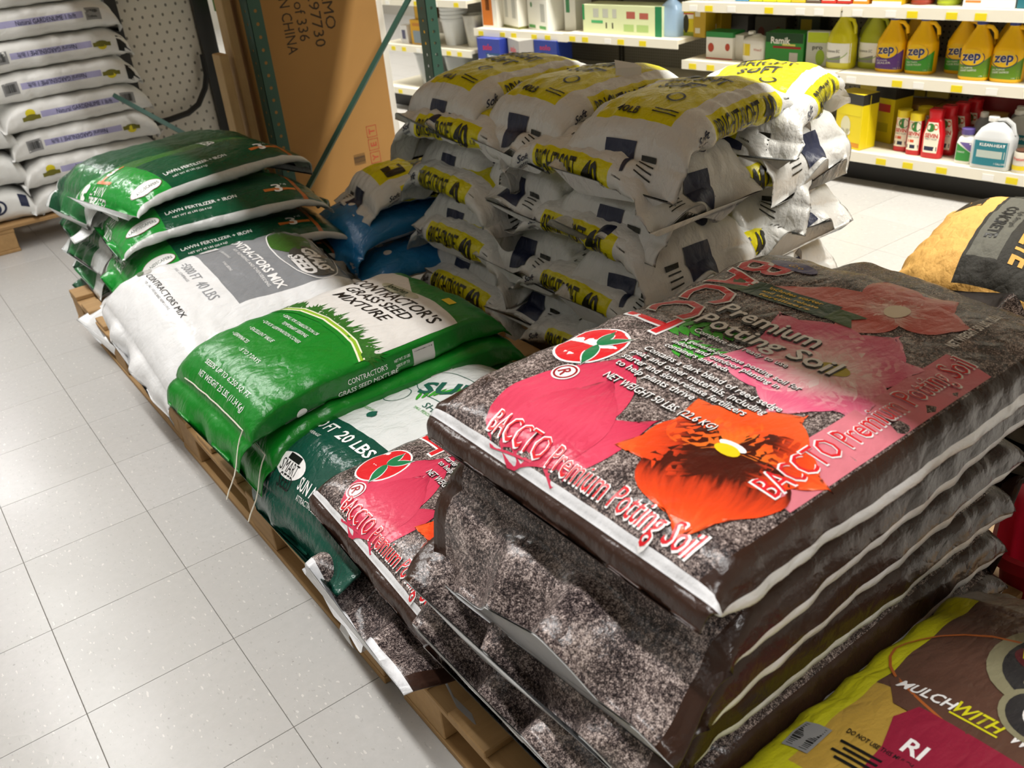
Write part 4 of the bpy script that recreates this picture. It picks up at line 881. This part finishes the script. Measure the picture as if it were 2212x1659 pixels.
unit('pegboard shelving unit holding the yellow cleaner jugs', -.03, 1.15, [(.487, -.06), (.767, -.06), (1.1, -.04)], PEG, seed=1)
unit('pegboard shelving unit holding green and white boxes behind the salt stack', -.90, -.036, [(.487, -.06), (.765, -.06), (1.1, -.04)], PEG, seed=2)
unit('shelving unit with the long pale green box and an empty lower shelf', -1.72, -.906, [(.335, -.08), (.585, -.08), (.95, -.05)], PEG2, seed=3)
unit('shelving unit holding the boxed sprayers', -2.55, -1.726, [(.335, -.14), (.573, -.04), (.95, -.02)], PEG2, seed=4)
unit('shelving unit holding pails at the far end', -3.60, -2.58, [(.435, -.05), (.735, -.05)], PEG2, seed=5)
unit('shelving unit near the end of the aisle past the jugs', 1.156, 2.3, [(.487, -.06), (.767, -.06)], PEG, seed=6)

PM = {}
def pm(c, rough=.4): return mat('pkg_'+c+('' if rough == .4 else '_s'), c, rough)
def pbox(label, u, dep, z, w_, h, d, color, items=(), turn=0, cat='box', name='product_box', group='boxed goods on the shelves', lid=None):
    """carton whose front face sits at depth dep; items in front-face coordinates (x from centre, z from base)"""
    p = GW(u, dep, z); o = MB().box(-w_/2, w_/2, 0, d, 0, h, bev=.0015).build(name, pm(color), None, p, (0, 0, GR+math.radians(turn)))
    tag(o, label, cat, group)
    for it in items:
        if it[0] == 'r':
            _, x0, x1, z0, z1, c = it[:6]; link('printed_panel', mesh('printed_panel', [(x0, -.0006, z0), (x1, -.0006, z0), (x1, -.0006, z1), (x0, -.0006, z1)], [(0, 1, 2, 3)], pm(c)), o)
        elif it[0] == 'e':
            _, x, zz, ra, rb, c = it[:6]; v, f, _ = ell(x, zz, ra, rb, 16, cell=9); link('printed_picture', mesh('printed_picture', [(q[0], -.0009, q[1]) for q in v], f, pm(c)), o)
        elif it[0] == 'w':   # band round the whole carton
            _, z0, z1, c = it; quick('printed_band', pm(c), o, (-w_/2-.0005, w_/2+.0005, -.0005, d+.0005, z0, z1))
        else:
            _, s, x, zz, hh, fit, c = it; flat_text(s, hh, x, zz, 0, pm(c), o, y=-.0012, fit=fit, bold=.02)
    return o
def swap(s): return s[0][:, ::-1].copy(), s[1], s[2]
def loft(prof, nk=48):
    """upright vessel: prof = (z, width, depth, squareness); a = height, b = girth from the front centre"""
    P = []; pm_ = 0
    for z, wx, wy, n in prof:
        y, zz, l = superring(wx, wy, n, nk); P.append(np.stack([y, -zz, np.full_like(y, z)], 1)); pm_ = max(pm_, l)
    S = Surf([p[0] for p in prof], pm_, np.stack(P)); S.N = -S.N; return S
def fine(prof, m=4):
    out = []
    for i in range(len(prof)-1):
        for k in range(m): t = k/m; out.append(tuple(a*(1-t)+b*t for a, b in zip(prof[i], prof[i+1])))
    return out+[prof[-1]]
VP = {}
def vessel(key, name, label, u, dep, z, prof, m, items, cap=None, handle=None, turn=0, cat='jug', group=None):
    if key not in VP:
        S = loft(fine(prof)); VP[key] = [S.body(name, m), S, items(), None]
    me, S, it, proto = VP[key]
    if proto is None:
        o = link(name, me); S.decals([(a, b, swap(c), l) for a, b, c, l in it], o, base=.0008, step=.0003)
        if cap: zc, rc, hc, cm, cx = cap; MB().lathe([(rc*.98, zc), (rc, zc+.002), (rc, zc+hc-.002), (rc*.9, zc+hc)], 16, cx, 0).build('cap', cm, o, smooth=True)
        if handle: MB().tube(handle[0], handle[1], 8).build('handle', m, o, smooth=True)
        VP[key][3] = o
    else:
        o = link(name, me)
        for c in proto.children: copytree(c, o)
    o.location = GW(u, dep, z); o.rotation_euler = (0, 0, GR+math.radians(turn)); return tag(o, label, cat, group)
# ---- yellow cleaner jugs
ZY = mat('jug_yellow', 'fbc40c', .35); ZB = mat('cap_blue', '27357e', .4); ZN = mat('logo_navy', '1f2a6a', .4)
zp = [(0, .118, .085, 3), (.006, .124, .092, 3), (.10, .125, .093, 3), (.128, .122, .09, 2.8), (.165, .085, .066, 2.3), (.200, .045, .042, 2), (.214, .036, .036, 2)]
def zep_items(c0, sub):
    def f():
        lab = mat('label_'+c0, c0, .35); W_ = mat('tag_white', 'eeeeea')
        top = [(-.066, .075)]+[(x, .052+.0*x+5.5*(x+.02)**2) for x in np.linspace(-.05, .066, 8)]
        return [('label', lab, poly([(-.066, .014), (.072, .014), (.072, .098)]+[(x, .060+4.2*(x+.025)**2) for x in np.linspace(.062, -.066, 9)], .015), 0), ('label_oval', mat('zep_yellow', 'f6c814', .35), ell(-.006, .092, .050, .032), 1), ('label_oval', ZN, ring(-.006, .090, .052, .034, .003, 40, 150, 395), 2),
                ('brand_lettering', mat('logo_pale', 'ece6cc', .4), T('zep', .036, -.008, .098, 6, fit=.078, bold=.05, shear=.1), 3), ('brand_lettering', ZN, T('zep', .036, -.008, .098, 6, fit=.076, bold=.025, shear=.1), 4), ('small_lettering', W_, T(sub[0], .0065, -.02, .050, 4, fit=.05), 2), ('small_lettering', W_, T(sub[1], .008, -.012, .040, 4, fit=.066), 2), ('small_lettering', W_, T('1 GAL', .004, .04, .02, 2), 2)]
    return f
hz = ([(.018, .0, .205), (.040, .0, .203), (.058, .0, .185), (.062, .0, .16), (.058, 0, .132)], .0085)
def zep(key, c0, sub, label, u, dep, turn=0): vessel(key, 'cleaner_jug', label, u, dep, .4872, zp, ZY, zep_items(c0, sub), (.213, .0205, .022, ZB, 0), hz, turn, 'jug', 'yellow cleaner jugs')
zep('zp', '5a2f86', ('FLOOR', 'SEALER'), 'yellow cleaner jug with a purple label, blue cap', .155, .06)
zep('zg', '3a9a2a', ('HIGH TRAFFIC', 'FLOOR POLISH'), 'yellow cleaner jug with a bright green label, next to the purple label one', .288, .065)
zep('zg', '3a9a2a', ('HIGH TRAFFIC', 'FLOOR POLISH'), 'yellow cleaner jug with bright green label, half hidden by a carpet shampoo jug', .432, .13)
zep('zo', '5f8a1e', ('ALL-PURPOSE', 'CARPET SHAMPOO'), 'yellow carpet shampoo jug standing beside the half hidden one', .535, .03)
zep('zo', '5f8a1e', ('ALL-PURPOSE', 'CARPET SHAMPOO'), 'yellow carpet shampoo jug next to the white bottle at the shelf edge', .660, .035)
zep('zp', '5a2f86', ('FLOOR', 'SEALER'), 'yellow cleaner jug standing behind the purple label one', .175, .23)
zep('zo', '5f8a1e', ('ALL-PURPOSE', 'CARPET SHAMPOO'), 'yellow cleaner jug standing behind the carpet shampoo jugs', .585, .23)
# ---- clear yellow-green cleaner jugs
YG = mat('fluid_yellow', 'cfc81e', .2, spec=.6); YG2 = mat('fluid_green', 'a9b02c', .25)
def eco(): return [('label', TAGW, rect(-.06, .066, .028, .112, .015), 0), ('label', mat('label_grey', '8a8c88', .4), poly([(-.06, .028), (.02, .028), (.02, .06), (-.06, .04)], .015), 1), ('label', mat('label_green', '7aa82a', .4), ring(-.02, .09, .075, .05, .003, 30, 200, 340), 2), ('brand_lettering', mat('logo_black', '222222', .4), T('Science EC', .012, -.018, .078, 0, fit=.066), 2)]
hj = ([(.018, 0, .212), (.045, 0, .205), (.056, 0, .18), (.058, 0, .15)], .009); CW = mat('cap_white', 'eeeeea', .4)
vessel('y1', 'detergent_jug', 'clear jug of bright yellow detergent with white cap, front one', -.078, .05, .4872, [(0, .12, .088, 3), (.006, .128, .094, 3), (.118, .128, .095, 3), (.15, .115, .088, 2.6), (.19, .07, .06, 2.2), (.212, .042, .042, 2), (.222, .036, .036, 2)], YG, eco, (.221, .019, .018, CW, 0), hj, 0, 'jug', 'detergent jugs')
vessel('y2', 'detergent_jug', 'jug of dull green detergent beside the yellow cleaner jugs', .052, .10, .4872, [(0, .12, .088, 3), (.006, .128, .094, 3), (.118, .128, .095, 3), (.15, .115, .088, 2.6), (.19, .07, .06, 2.2), (.212, .042, .042, 2), (.222, .036, .036, 2)], YG2, eco, (.221, .019, .018, mat('cap_cream', 'cfc79a', .4), 0), hj, 0, 'jug', 'detergent jugs')
vessel('y2', 'detergent_jug', 'dull green detergent jug standing behind the bright yellow one', -.01, .21, .4872, None, YG2, eco, None, None, 0, 'jug', 'detergent jugs')
pbox('white bottle label edge at the end of the jug row', .755, .05, .4872, .075, .165, .06, 'e4e4ea', [('r', -.036, .0, .03, .1, '7a78a8')], cat='bottle', name='white_bottle')
# ---- green and white goods left of the jugs
pbox('green and white rodent bait box with red strip', -.36, .02, .4872, .205, .142, .10, '2f8a34', [('r', -.1, .1, .098, .142, '16401c'), ('t', 'Ramik', -.02, .108, .030, .105, 'f2f0ea'), ('r', -.06, .09, .072, .082, '9a1f1c'), ('r', -.01, .06, .085, .093, 'd8d36a'), ('r', .03, .075, .012, .055, 'b9b6b0'), ('r', -.1, .1, 0, .01, 'f2f0ea')])
pbox('white strawberry picture box with green top', -.73, .02, .4872, .16, .13, .10, 'eceae4', [('w', .105, .1302, '2f8a44'), ('e', -.05, .055, .018, .022, 'b8442c'), ('e', .05, .06, .014, .018, 'b8442c'), ('r', -.08, .08, 0, .006, 'c8503c')])
pbox('plain white box between the strawberry box and the white jug', -.625, .04, .4872, .05, .118, .08, 'dcdad2')
vessel('wj', 'white_jug', 'white plastic jug with yellow sticker beside the bait box', -.53, .05, .4872, [(0, .12, .08, 4), (.005, .125, .085, 4), (.10, .125, .085, 4), (.112, .10, .07, 3), (.118, .05, .05, 2), (.125, .035, .035, 2)], mat('jug_white', 'ecebe6', .4), lambda: [('label', mat('label_yellow', 'e0c81e', .4), rect(-.055, -.01, .03, .085, .02), 0), ('small_lettering', mat('label_red', 'b8402c', .4), T('Weed', .012, .03, .06, 0, fit=.04), 1)], (.124, .018, .014, CW, -.03), None, 0, 'jug')
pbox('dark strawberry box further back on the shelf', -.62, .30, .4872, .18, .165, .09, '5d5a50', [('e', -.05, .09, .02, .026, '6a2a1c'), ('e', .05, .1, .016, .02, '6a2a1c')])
pbox('dark green box with yellow panel at the back of the shelf', -.40, .30, .4872, .12, .19, .08, '2a3320', [('r', -.045, .015, .05, .16, 'a08a14')])
pbox('stack of grey packs at the back beside the yellow boxes', -.80, .28, .4872, .12, .17, .08, '5f5f62')
o = pbox('clear and lime plastic pouch leaning beside the detergent jug', -.19, .03, .4872, .11, .155, .035, 'b9bcb2', [('r', -.05, .05, .105, .15, 'b4c41e'), ('e', .015, .04, .022, .035, '8aa81e'), ('t', 'pro', -.0, .085, .018, .05, '4a4c44')], turn=6, cat='pouch', name='pouch')
# ---- bottom shelf
def wasp(x0): return [('w', .200, .2465, '2a2a26'), ('r', -.06, .065, .150, .19, 'e2d018'), ('e', -.015, .10, .028, .045, 'd8d4b0'), ('e', -.03, .075, .014, .014, 'f0eee0'), ('e', .0, .075, .014, .014, 'f0eee0')]
pbox('yellow trap box with black band and eyes drawing, front one', .045, -.06, .1555, .15, .247, .10, 'e2cc14', wasp(0)+[('r', -.07, .07, .01, .03, 'd08a14')], turn=-14)
pbox('yellow trap box with black band and red shield, rear one', .13, .10, .1555, .11, .245, .12, 'd8c212', [('w', .2, .2455, '2a2a26'), ('r', -.03, .035, .14, .175, 'b8342a'), ('r', -.03, .03, .05, .09, 'b0a214')], turn=-14)
o = pbox('side panel box of yellow with red shield and barcode by the eyes box', .112, -.045, .1555, .045, .240, .06, 'e2cc14', [('r', -.018, .018, .145, .175, 'b8342a'), ('r', -.014, .014, .05, .115, 'e4e2d4'), ('r', -.014, .014, .035, .05, '5aa85a')], turn=30)
for k in range(4):
    pbox('yellow leaf shaped package hanging back row, %s one' % ('first', 'second', 'third', 'fourth')[k], -.05+.11*k, .30, .33, .10, .10, .02, '9a8a14' if k else 'd0b818', [('e', -.02, .07, .035, .025, '2a2614')], cat='package')
for k in range(3): pbox('kraft carton at the back of the bottom shelf, %s from the trap boxes' % ('first', 'second', 'third')[k], .21+.165*k, .24, .1555, .155, .15, .14, 'a8813f', [('r', -.05, .05, .10, .13, '8a6830')])
SR = mat('bottle_red', 'c81420', .3); SYC = mat('cap_lemon', 'e8d01a', .35); SWL = mat('label_cream', 'f2ead8', .4)
def sev(): return [('label', SWL, rect(-.028, .028, .022, .150, .012), 0), ('label', mat('label_leaf', '2f7a34', .4), ell(.008, .125, .022, .022, 18), 1), ('label', mat('label_fruit', 'd8562c', .4), ell(-.014, .128, .013, .016, 14), 1), ('brand_lettering', mat('label_red2', 'c8281e', .4), T('SEVIN', .015, 0, .094, 0, fit=.05, bold=.03), 2), ('small_lettering', mat('logo_black', '222222'), T('INSECT KILLER', .006, 0, .080, 0, fit=.048), 2), ('label', NAVY, rect(-.026, .026, .03, .046, .02), 1), ('label', mat('label_fruit', 'd8562c'), rect(-.022, .005, .056, .068, .02), 1)]
sp_ = [(0, .062, .045, 3), (.004, .066, .048, 3), (.15, .062, .045, 3), (.158, .05, .04, 2.5)]
vessel('sy', 'spray_canister', 'red bug killer canister with yellow lid nearest the trap boxes', .268, .02, .1555, sp_, SR, sev, (.150, .031, .032, SYC, 0), None, 0, 'canister', 'garden bug killers')
vessel('sy', 'spray_canister', 'red bug killer canister with yellow lid beside the red bottles', .340, -.01, .1555, None, SR, sev, None, None, 0, 'canister', 'garden bug killers')
vessel('sy', 'spray_canister', 'red bug killer canister with yellow lid, behind the front pair', .322, .10, .1555, None, SR, sev, None, None, 0, 'canister', 'garden bug killers')
rp = [(0, .085, .05, 3), (.004, .09, .055, 3), (.10, .09, .056, 3), (.16, .068, .048, 2.8), (.168, .056, .046, 2.6), (.205, .060, .046, 4), (.21, .05, .036, 4)]
def sev2(): return [('label', SWL, poly([(-.03, .025), (.03, .025), (.034, .10), (.026, .155), (-.026, .155), (-.034, .10)], .012), 0), ('label', mat('label_leaf', '2f7a34'), ell(-.008, .132, .02, .018, 18), 1), ('label', mat('label_fruit', 'd8562c'), ell(.016, .136, .011, .013, 14), 1), ('brand_lettering', mat('label_red2', 'c8281e'), T('SEVIN', .017, 0, .099, 0, fit=.056, bold=.03), 2), ('small_lettering', mat('logo_black', '222222'), T('INSECT KILLER', .006, 0, .084, 0, fit=.05), 2), ('label', NAVY, rect(-.026, .028, .034, .052, .02), 1)]
for k in range(4): vessel('sr', 'red_bottle', 'red bug killer bottle, %s in the file behind the front red one' % ('front', 'second', 'third', 'last')[k] if k else 'red bug killer bottle at the front of its file', .425+.022*k, -.02+.075*k, .1555, rp, SR, sev2, None, None, 0, 'bottle', 'garden bug killers')
pbox('dark red carton at the back behind the red bottles', .56, .27, .1555, .22, .23, .12, '7a1018')
bp = [(0, .066, .05, 4), (.004, .07, .054, 4), (.085, .07, .054, 4), (.105, .06, .048, 3), (.115, .042, .042, 2), (.122, .04, .04, 2)]
vessel('bn', 'white_bottle', 'white bottle with purple cap and green label', .570, -.03, .1555, bp, mat('jug_white', 'ecebe6'), lambda: [('label', mat('label_green2', '2f8a3a', .4), poly([(-.03, .012), (.03, .012), (.03, .05), (-.03, .085)], .012), 0), ('label', mat('label_violet', '6a5a9a', .4), poly([(.03, .052), (.03, .09), (-.02, .09)], .012), 0), ('small_lettering', TAGW, T('FUNGUS', .007, -.008, .05, 0, fit=.03), 1)], (.121, .026, .025, mat('cap_violet', '584a8a', .4), 0), None, 0, 'bottle')
vessel('gc', 'grey_bottle', 'small grey bottle with white cap behind the purple capped one', .575, .10, .1555, [(0, .075, .06, 3), (.10, .075, .06, 3), (.14, .06, .05, 2.4), (.165, .03, .03, 2)], mat('bottle_grey', '8a8e96', .3), lambda: [('label', mat('label_mix', '6a6a4a', .4, var=.6, vs=80), rect(-.03, .03, .07, .11, .015), 0)], (.164, .016, .02, CW, 0), None, 0, 'bottle')
CL = mat('jug_clear', 'c9ccce', .3, spec=.5)
kp = [(0, .15, .095, 5), (.005, .156, .10, 5), (.125, .156, .10, 5), (.16, .12, .085, 3.5), (.182, .065, .06, 2.5), (.19, .04, .04, 2)]
kl = lambda: [('label', mat('label_teal', '1f7886', .4), rect(-.07, .07, .018, .118, .015), 0), ('brand_lettering', TAGW, T('KLEAN-HEAT', .012, .008, .103, 0, fit=.10, bold=.02), 1), ('label', mat('label_sand', 'b8c4bc', .4), rect(-.05, .06, .05, .08, .02), 1), ('small_lettering', TAGW, T('1 GALLON', .008, .045, .03, 0, fit=.04), 1)]
vessel('kh', 'fuel_jug', 'clear jug of heater fuel with teal label, front one', .690, -.045, .1555, kp, CL, kl, (.189, .021, .018, CW, -.02), ([(.0, 0, .192), (.03, 0, .198), (.056, 0, .18), (.068, 0, .14)], .010), 0, 'jug', 'heater fuel jugs')
vessel('kh', 'fuel_jug', 'clear jug of heater fuel with teal label, standing behind the front one', .735, .10, .1555, None, CL, kl, None, None, 0, 'jug', 'heater fuel jugs')
for k in range(3): vessel('gc', 'grey_bottle', 'grey bottle in the dark back row, %s from the red carton' % ('first', 'second', 'third')[k], .66+.085*k, .26, .1555, None, None, None, None, None, 0, 'bottle')
cn = thing('paint_can', 'small can with red lettering beside the fuel jug', 'can', GW(.805, -.05, .1555), GR)
MB().lathe([(.032, 0), (.033, .003), (.033, .08), (.031, .084), (.029, .082)], 20).build('can_body', pm('d8d2c4'), cn, smooth=True); MB().lathe([(.0335, .012), (.0335, .030)], 20, cap=False).build('label_band', mat('label_yellow', 'e0c81e'), cn, smooth=True); MB().lathe([(.028, .084), (.0285, .09), (.02, .092)], 20).build('can_lid', mat('lid_brown', '5a3a2a', .4), cn, smooth=True)
S = loft(fine([(0, .066, .066, 2), (.084, .066, .066, 2)])); S.decals([('brand_lettering', mat('label_red2', 'c8281e'), swap(T('Prestone', .012, 0, .058, 0, fit=.05, bold=.02)), 1)], cn)
# ---- upper shelf, only the feet of the goods show
TOPC = ('e8e6de', 'e8e6de', 'dfe6ea', '5b9ac8', 'c8d020', 'd8d61c', 'd8d61c', 'd0b81c', '5a4a40', 'c82a20', 'b82218', 'd88a1c')
for k, c in enumerate(TOPC): pbox('box on the upper shelf above the bait boxes, %s along from the salt stack' % ('first', 'second', 'third', 'fourth', 'fifth', 'sixth', 'seventh', 'eighth', 'ninth', 'tenth', 'eleventh', 'twelfth')[k], -.82+.076*k, .0, .7675, .072, .2, .1, c, [('r', -.03, .03, .012, .03, 'f2f0ea')], group='boxes on the upper shelf')
pbox('yellow and white box on the upper shelf above the purple label jug', .135, .0, .7675, .13, .2, .1, 'e0b81c', [('r', -.065, .065, 0, .014, 'f2efe4')])
for k, (u, c) in enumerate(((.265, '9a3a2a'), (.375, 'a8b82a'))):
    vessel('rd%d' % k, 'round_tub', ('red ribbed tub on the upper shelf', 'lime green tub on the upper shelf')[k], u, .06, .7675, [(0, .088, .088, 2), (.01, .094, .094, 2), (.016, .09, .09, 2), (.024, .094, .094, 2), (.2, .094, .094, 2)], pm(c), lambda: [], None, None, 0, 'tub')
pbox('wide white box with orange dash on the upper shelf', .56, -.01, .7675, .20, .2, .1, 'ecebe8', [('r', -.09, -.03, .018, .026, 'd8843c')])
pbox('teal box on the upper shelf', .71, -.01, .7675, .085, .2, .1, '1f6a7a'); pbox('blue and white package on the upper shelf', .80, -.01, .7675, .08, .2, .1, '4a56a8', [('r', -.04, .04, 0, .012, 'f2f0ea')])
# ---- long pale box unit
pbox('long pale green and white box with green ends', -1.335, -.03, .5852, .56, .150, .14, 'd3dcae', [('w', 0, .003, 'd8dcc0'), ('r', .235, .28, .0, .15, '1f7a4a'), ('r', -.28, -.265, .07, .15, '1f8a4a'), ('r', -.215, -.13, .055, .07, '4aa86a'), ('r', .04, .10, .085, .12, 'a8584a'), ('r', .13, .19, .085, .115, 'a8584a'), ('r', .02, .09, .02, .055, 'a8c47a'), ('r', .11, .19, .02, .055, 'a8c47a'), ('r', -.11, -.10, .03, .06, '4a4a3a'), ('r', -.065, -.055, .03, .06, '4a4a3a'), ('r', -.20, -.16, .085, .13, 'b9bcb0'), ('r', -.13, -.09, .085, .13, 'b9bcb0'), ('r', -.06, -.03, .085, .13, 'b9bcb0')])
vessel('bj', 'blue_bottle', 'light blue translucent bottle beside the long pale box', -1.035, .03, .5852, [(0, .115, .08, 4), (.005, .12, .085, 4), (.13, .12, .085, 4), (.155, .10, .075, 3), (.175, .045, .045, 2), (.2, .04, .04, 2)], mat('bottle_blue', 'a3c2e2', .3), lambda: [], (.199, .024, .03, TAGW, 0), None, 0, 'bottle')
pbox('yellow box with insect drawing beside the blue bottle', -.955, .05, .5852, .10, .16, .08, 'e2cc14', [('r', -.05, .05, .105, .112, 'c8502c'), ('e', -.005, .06, .018, .045, '3a3414'), ('r', -.05, .05, 0, .02, '8a9a1c'), ('r', -.045, .045, .085, .105, 'efe8d0')])
for k in range(2): pbox('golden yellow box with white stamps, %s one beside the insect box' % ('near', 'far')[k], -.862+.0*k, .03+.14*k, .4872 if 0 else .5852-.0005, .075 if k == 0 else .07, .145, .09, 'b8961a', [('r', -.025, .005, .10, .13, 'd8d4c0'), ('r', -.025, .005, .02, .045, 'd8d4c0')], turn=0)
pbox('dark grey crate on the top shelf above the blue bottle', -1.02, .05, .9505, .3, .12, .2, '3c3e42')
# ---- boxed sprayers
pbox('orange and white box with black sprayer picture', -2.46, .02, .5732, .14, .26, .12, 'e6e4dc', [('r', -.065, .03, .012, .26, 'c8701c'), ('r', -.03, .005, .1, .26, '1c1a18')])
pbox('white box with olive base strip beside the orange box', -2.29, .04, .5732, .22, .26, .16, 'e4e2d8', [('w', 0, .014, '7a7a3a'), ('r', -.07, -.03, .06, .2, 'b9bab2'), ('r', .03, .08, .06, .2, 'b9bab2')], turn=-18)
pbox('white box with green base panels beside the long pale box', -2.03, .02, .5732, .24, .26, .16, 'e8e8e0', [('r', -.11, -.03, .01, .028, '4a9a4a'), ('r', .02, .10, .01, .028, '4a9a4a'), ('r', .04, .09, .05, .15, 'b4b6ae'), ('e', -.07, .14, .012, .015, '3a7a3a')], turn=-16)
pbox('white rounded carton at the end of the sprayer shelf', -1.80, .06, .5732, .09, .26, .14, 'e8e8e2', [('r', -.03, .0, .1, .2, '3f8a5a')])
pbox('blue sprayer box with red lettering at the far end', -2.36, -.10, .3352, .21, .195, .13, '2f3f9a', [('t', 'solo', -.01, .145, .035, .085, 'c8243a'), ('r', -.03, .10, .065, .11, '1f4a7a'), ('t', 'Sprayer', .035, .095, .014, .1, 'e4e8f0'), ('r', -.105, -.02, .0, .07, 'e8e4e0'), ('r', -.02, .105, .0, .06, '8a9a7a')])
pbox('grey and white sprayer box with red lettering', -2.13, -.10, .3352, .20, .20, .15, 'e2e0dc', [('w', .12, .2005, '9a9894'), ('r', -.1, .1, .108, .116, 'c8503c'), ('t', 'solo', -.005, .145, .035, .10, 'c8343a'), ('r', .015, .07, .06, .09, '9aacd0')], turn=-24)
pbox('blue and red sprayer box at the near end', -1.90, -.06, .3352, .19, .20, .13, '22388a', [('t', 'solo', .0, .16, .028, .09, 'b02a4a'), ('r', -.095, .06, 0, .11, 'b8342c'), ('r', -.02, .035, .02, .085, 'dcd8cc'), ('r', .035, .055, .02, .09, 'd8c02a')])
# ---- pails
pbox('yellow carton on the pail shelf behind the rack post', -3.19, .0, .4352, .17, .16, .10, 'dca81c', [('r', -.06, .02, .01, .09, '8a9aa8'), ('r', -.06, .06, .12, .14, 'c8842a')])
pbox('dark picture box above the yellow carton', -3.16, .02, .5957, .15, .12, .1, '5a3c1c', [('r', -.07, -.02, 0, .12, 'd8a81c')])
pbox('white bottle shaped carton beside the yellow carton', -3.36, .0, .4352, .08, .12, .08, 'e4e4e6', [('r', -.02, .02, .03, .09, '5a5a7a')])
for k in range(4):
    o = MB().lathe([(.072, 0), (.092, .15), (.098, .152), (.098, .166), (.092, .17), (.09, .166), (.07, .006)], 24).build('white_pail', mat('pail_white', 'dfe2e4', .35), None, GW(-2.93, .12, .4355+.024*k), smooth=True); tag(o, 'white plastic pail nested in the pile, %s' % ('lowest', 'second up', 'third up', 'uppermost')[k], 'pail', 'nested white pails')
o = MB().lathe([(.058, 0), (.078, .19), (.083, .192), (.083, .198), (.076, .198), (.056, .006)], 24).build('steel_pail', mat('galvanised', 'b9b7ae', .35, .8, var=.2, vs=30), None, GW(-2.70, .10, .4355), smooth=True); tag(o, 'galvanised steel pail beside the white pails', 'pail')
GLS = mat('clear_plastic', 'd8dcdc', .15, trans=.75, spec=.6)
for k, u in enumerate((-3.17, -2.85)):
    o = MB().lathe([(.085, 0), (.12, .22), (.126, .222), (.126, .23), (.118, .228), (.083, .006)], 24).build('clear_tub', GLS, None, GW(u, .08, .1555), smooth=True); tag(o, ('clear plastic tub on the bottom shelf behind the rack post', 'clear plastic tub on the bottom shelf nearer the boxed sprayers')[k], 'tub')
# ---- goods glimpsed past the black framed panel
for k, (x, z, h, c) in enumerate(((2.02, 0, .45, 'dcdcd4'), (2.03, .451, .42, 'e6e6de'), (2.02, .872, .4, '6aa85a'))):
    tag(quick('white_carton', pm(c), None, (x-.13, x+.17, 2.62, 2.86, z, z+h), bev=.003), 'carton in the column between the framed panel and the wood studs, %s' % ('on the floor', 'second up', 'green one')[k], 'box')
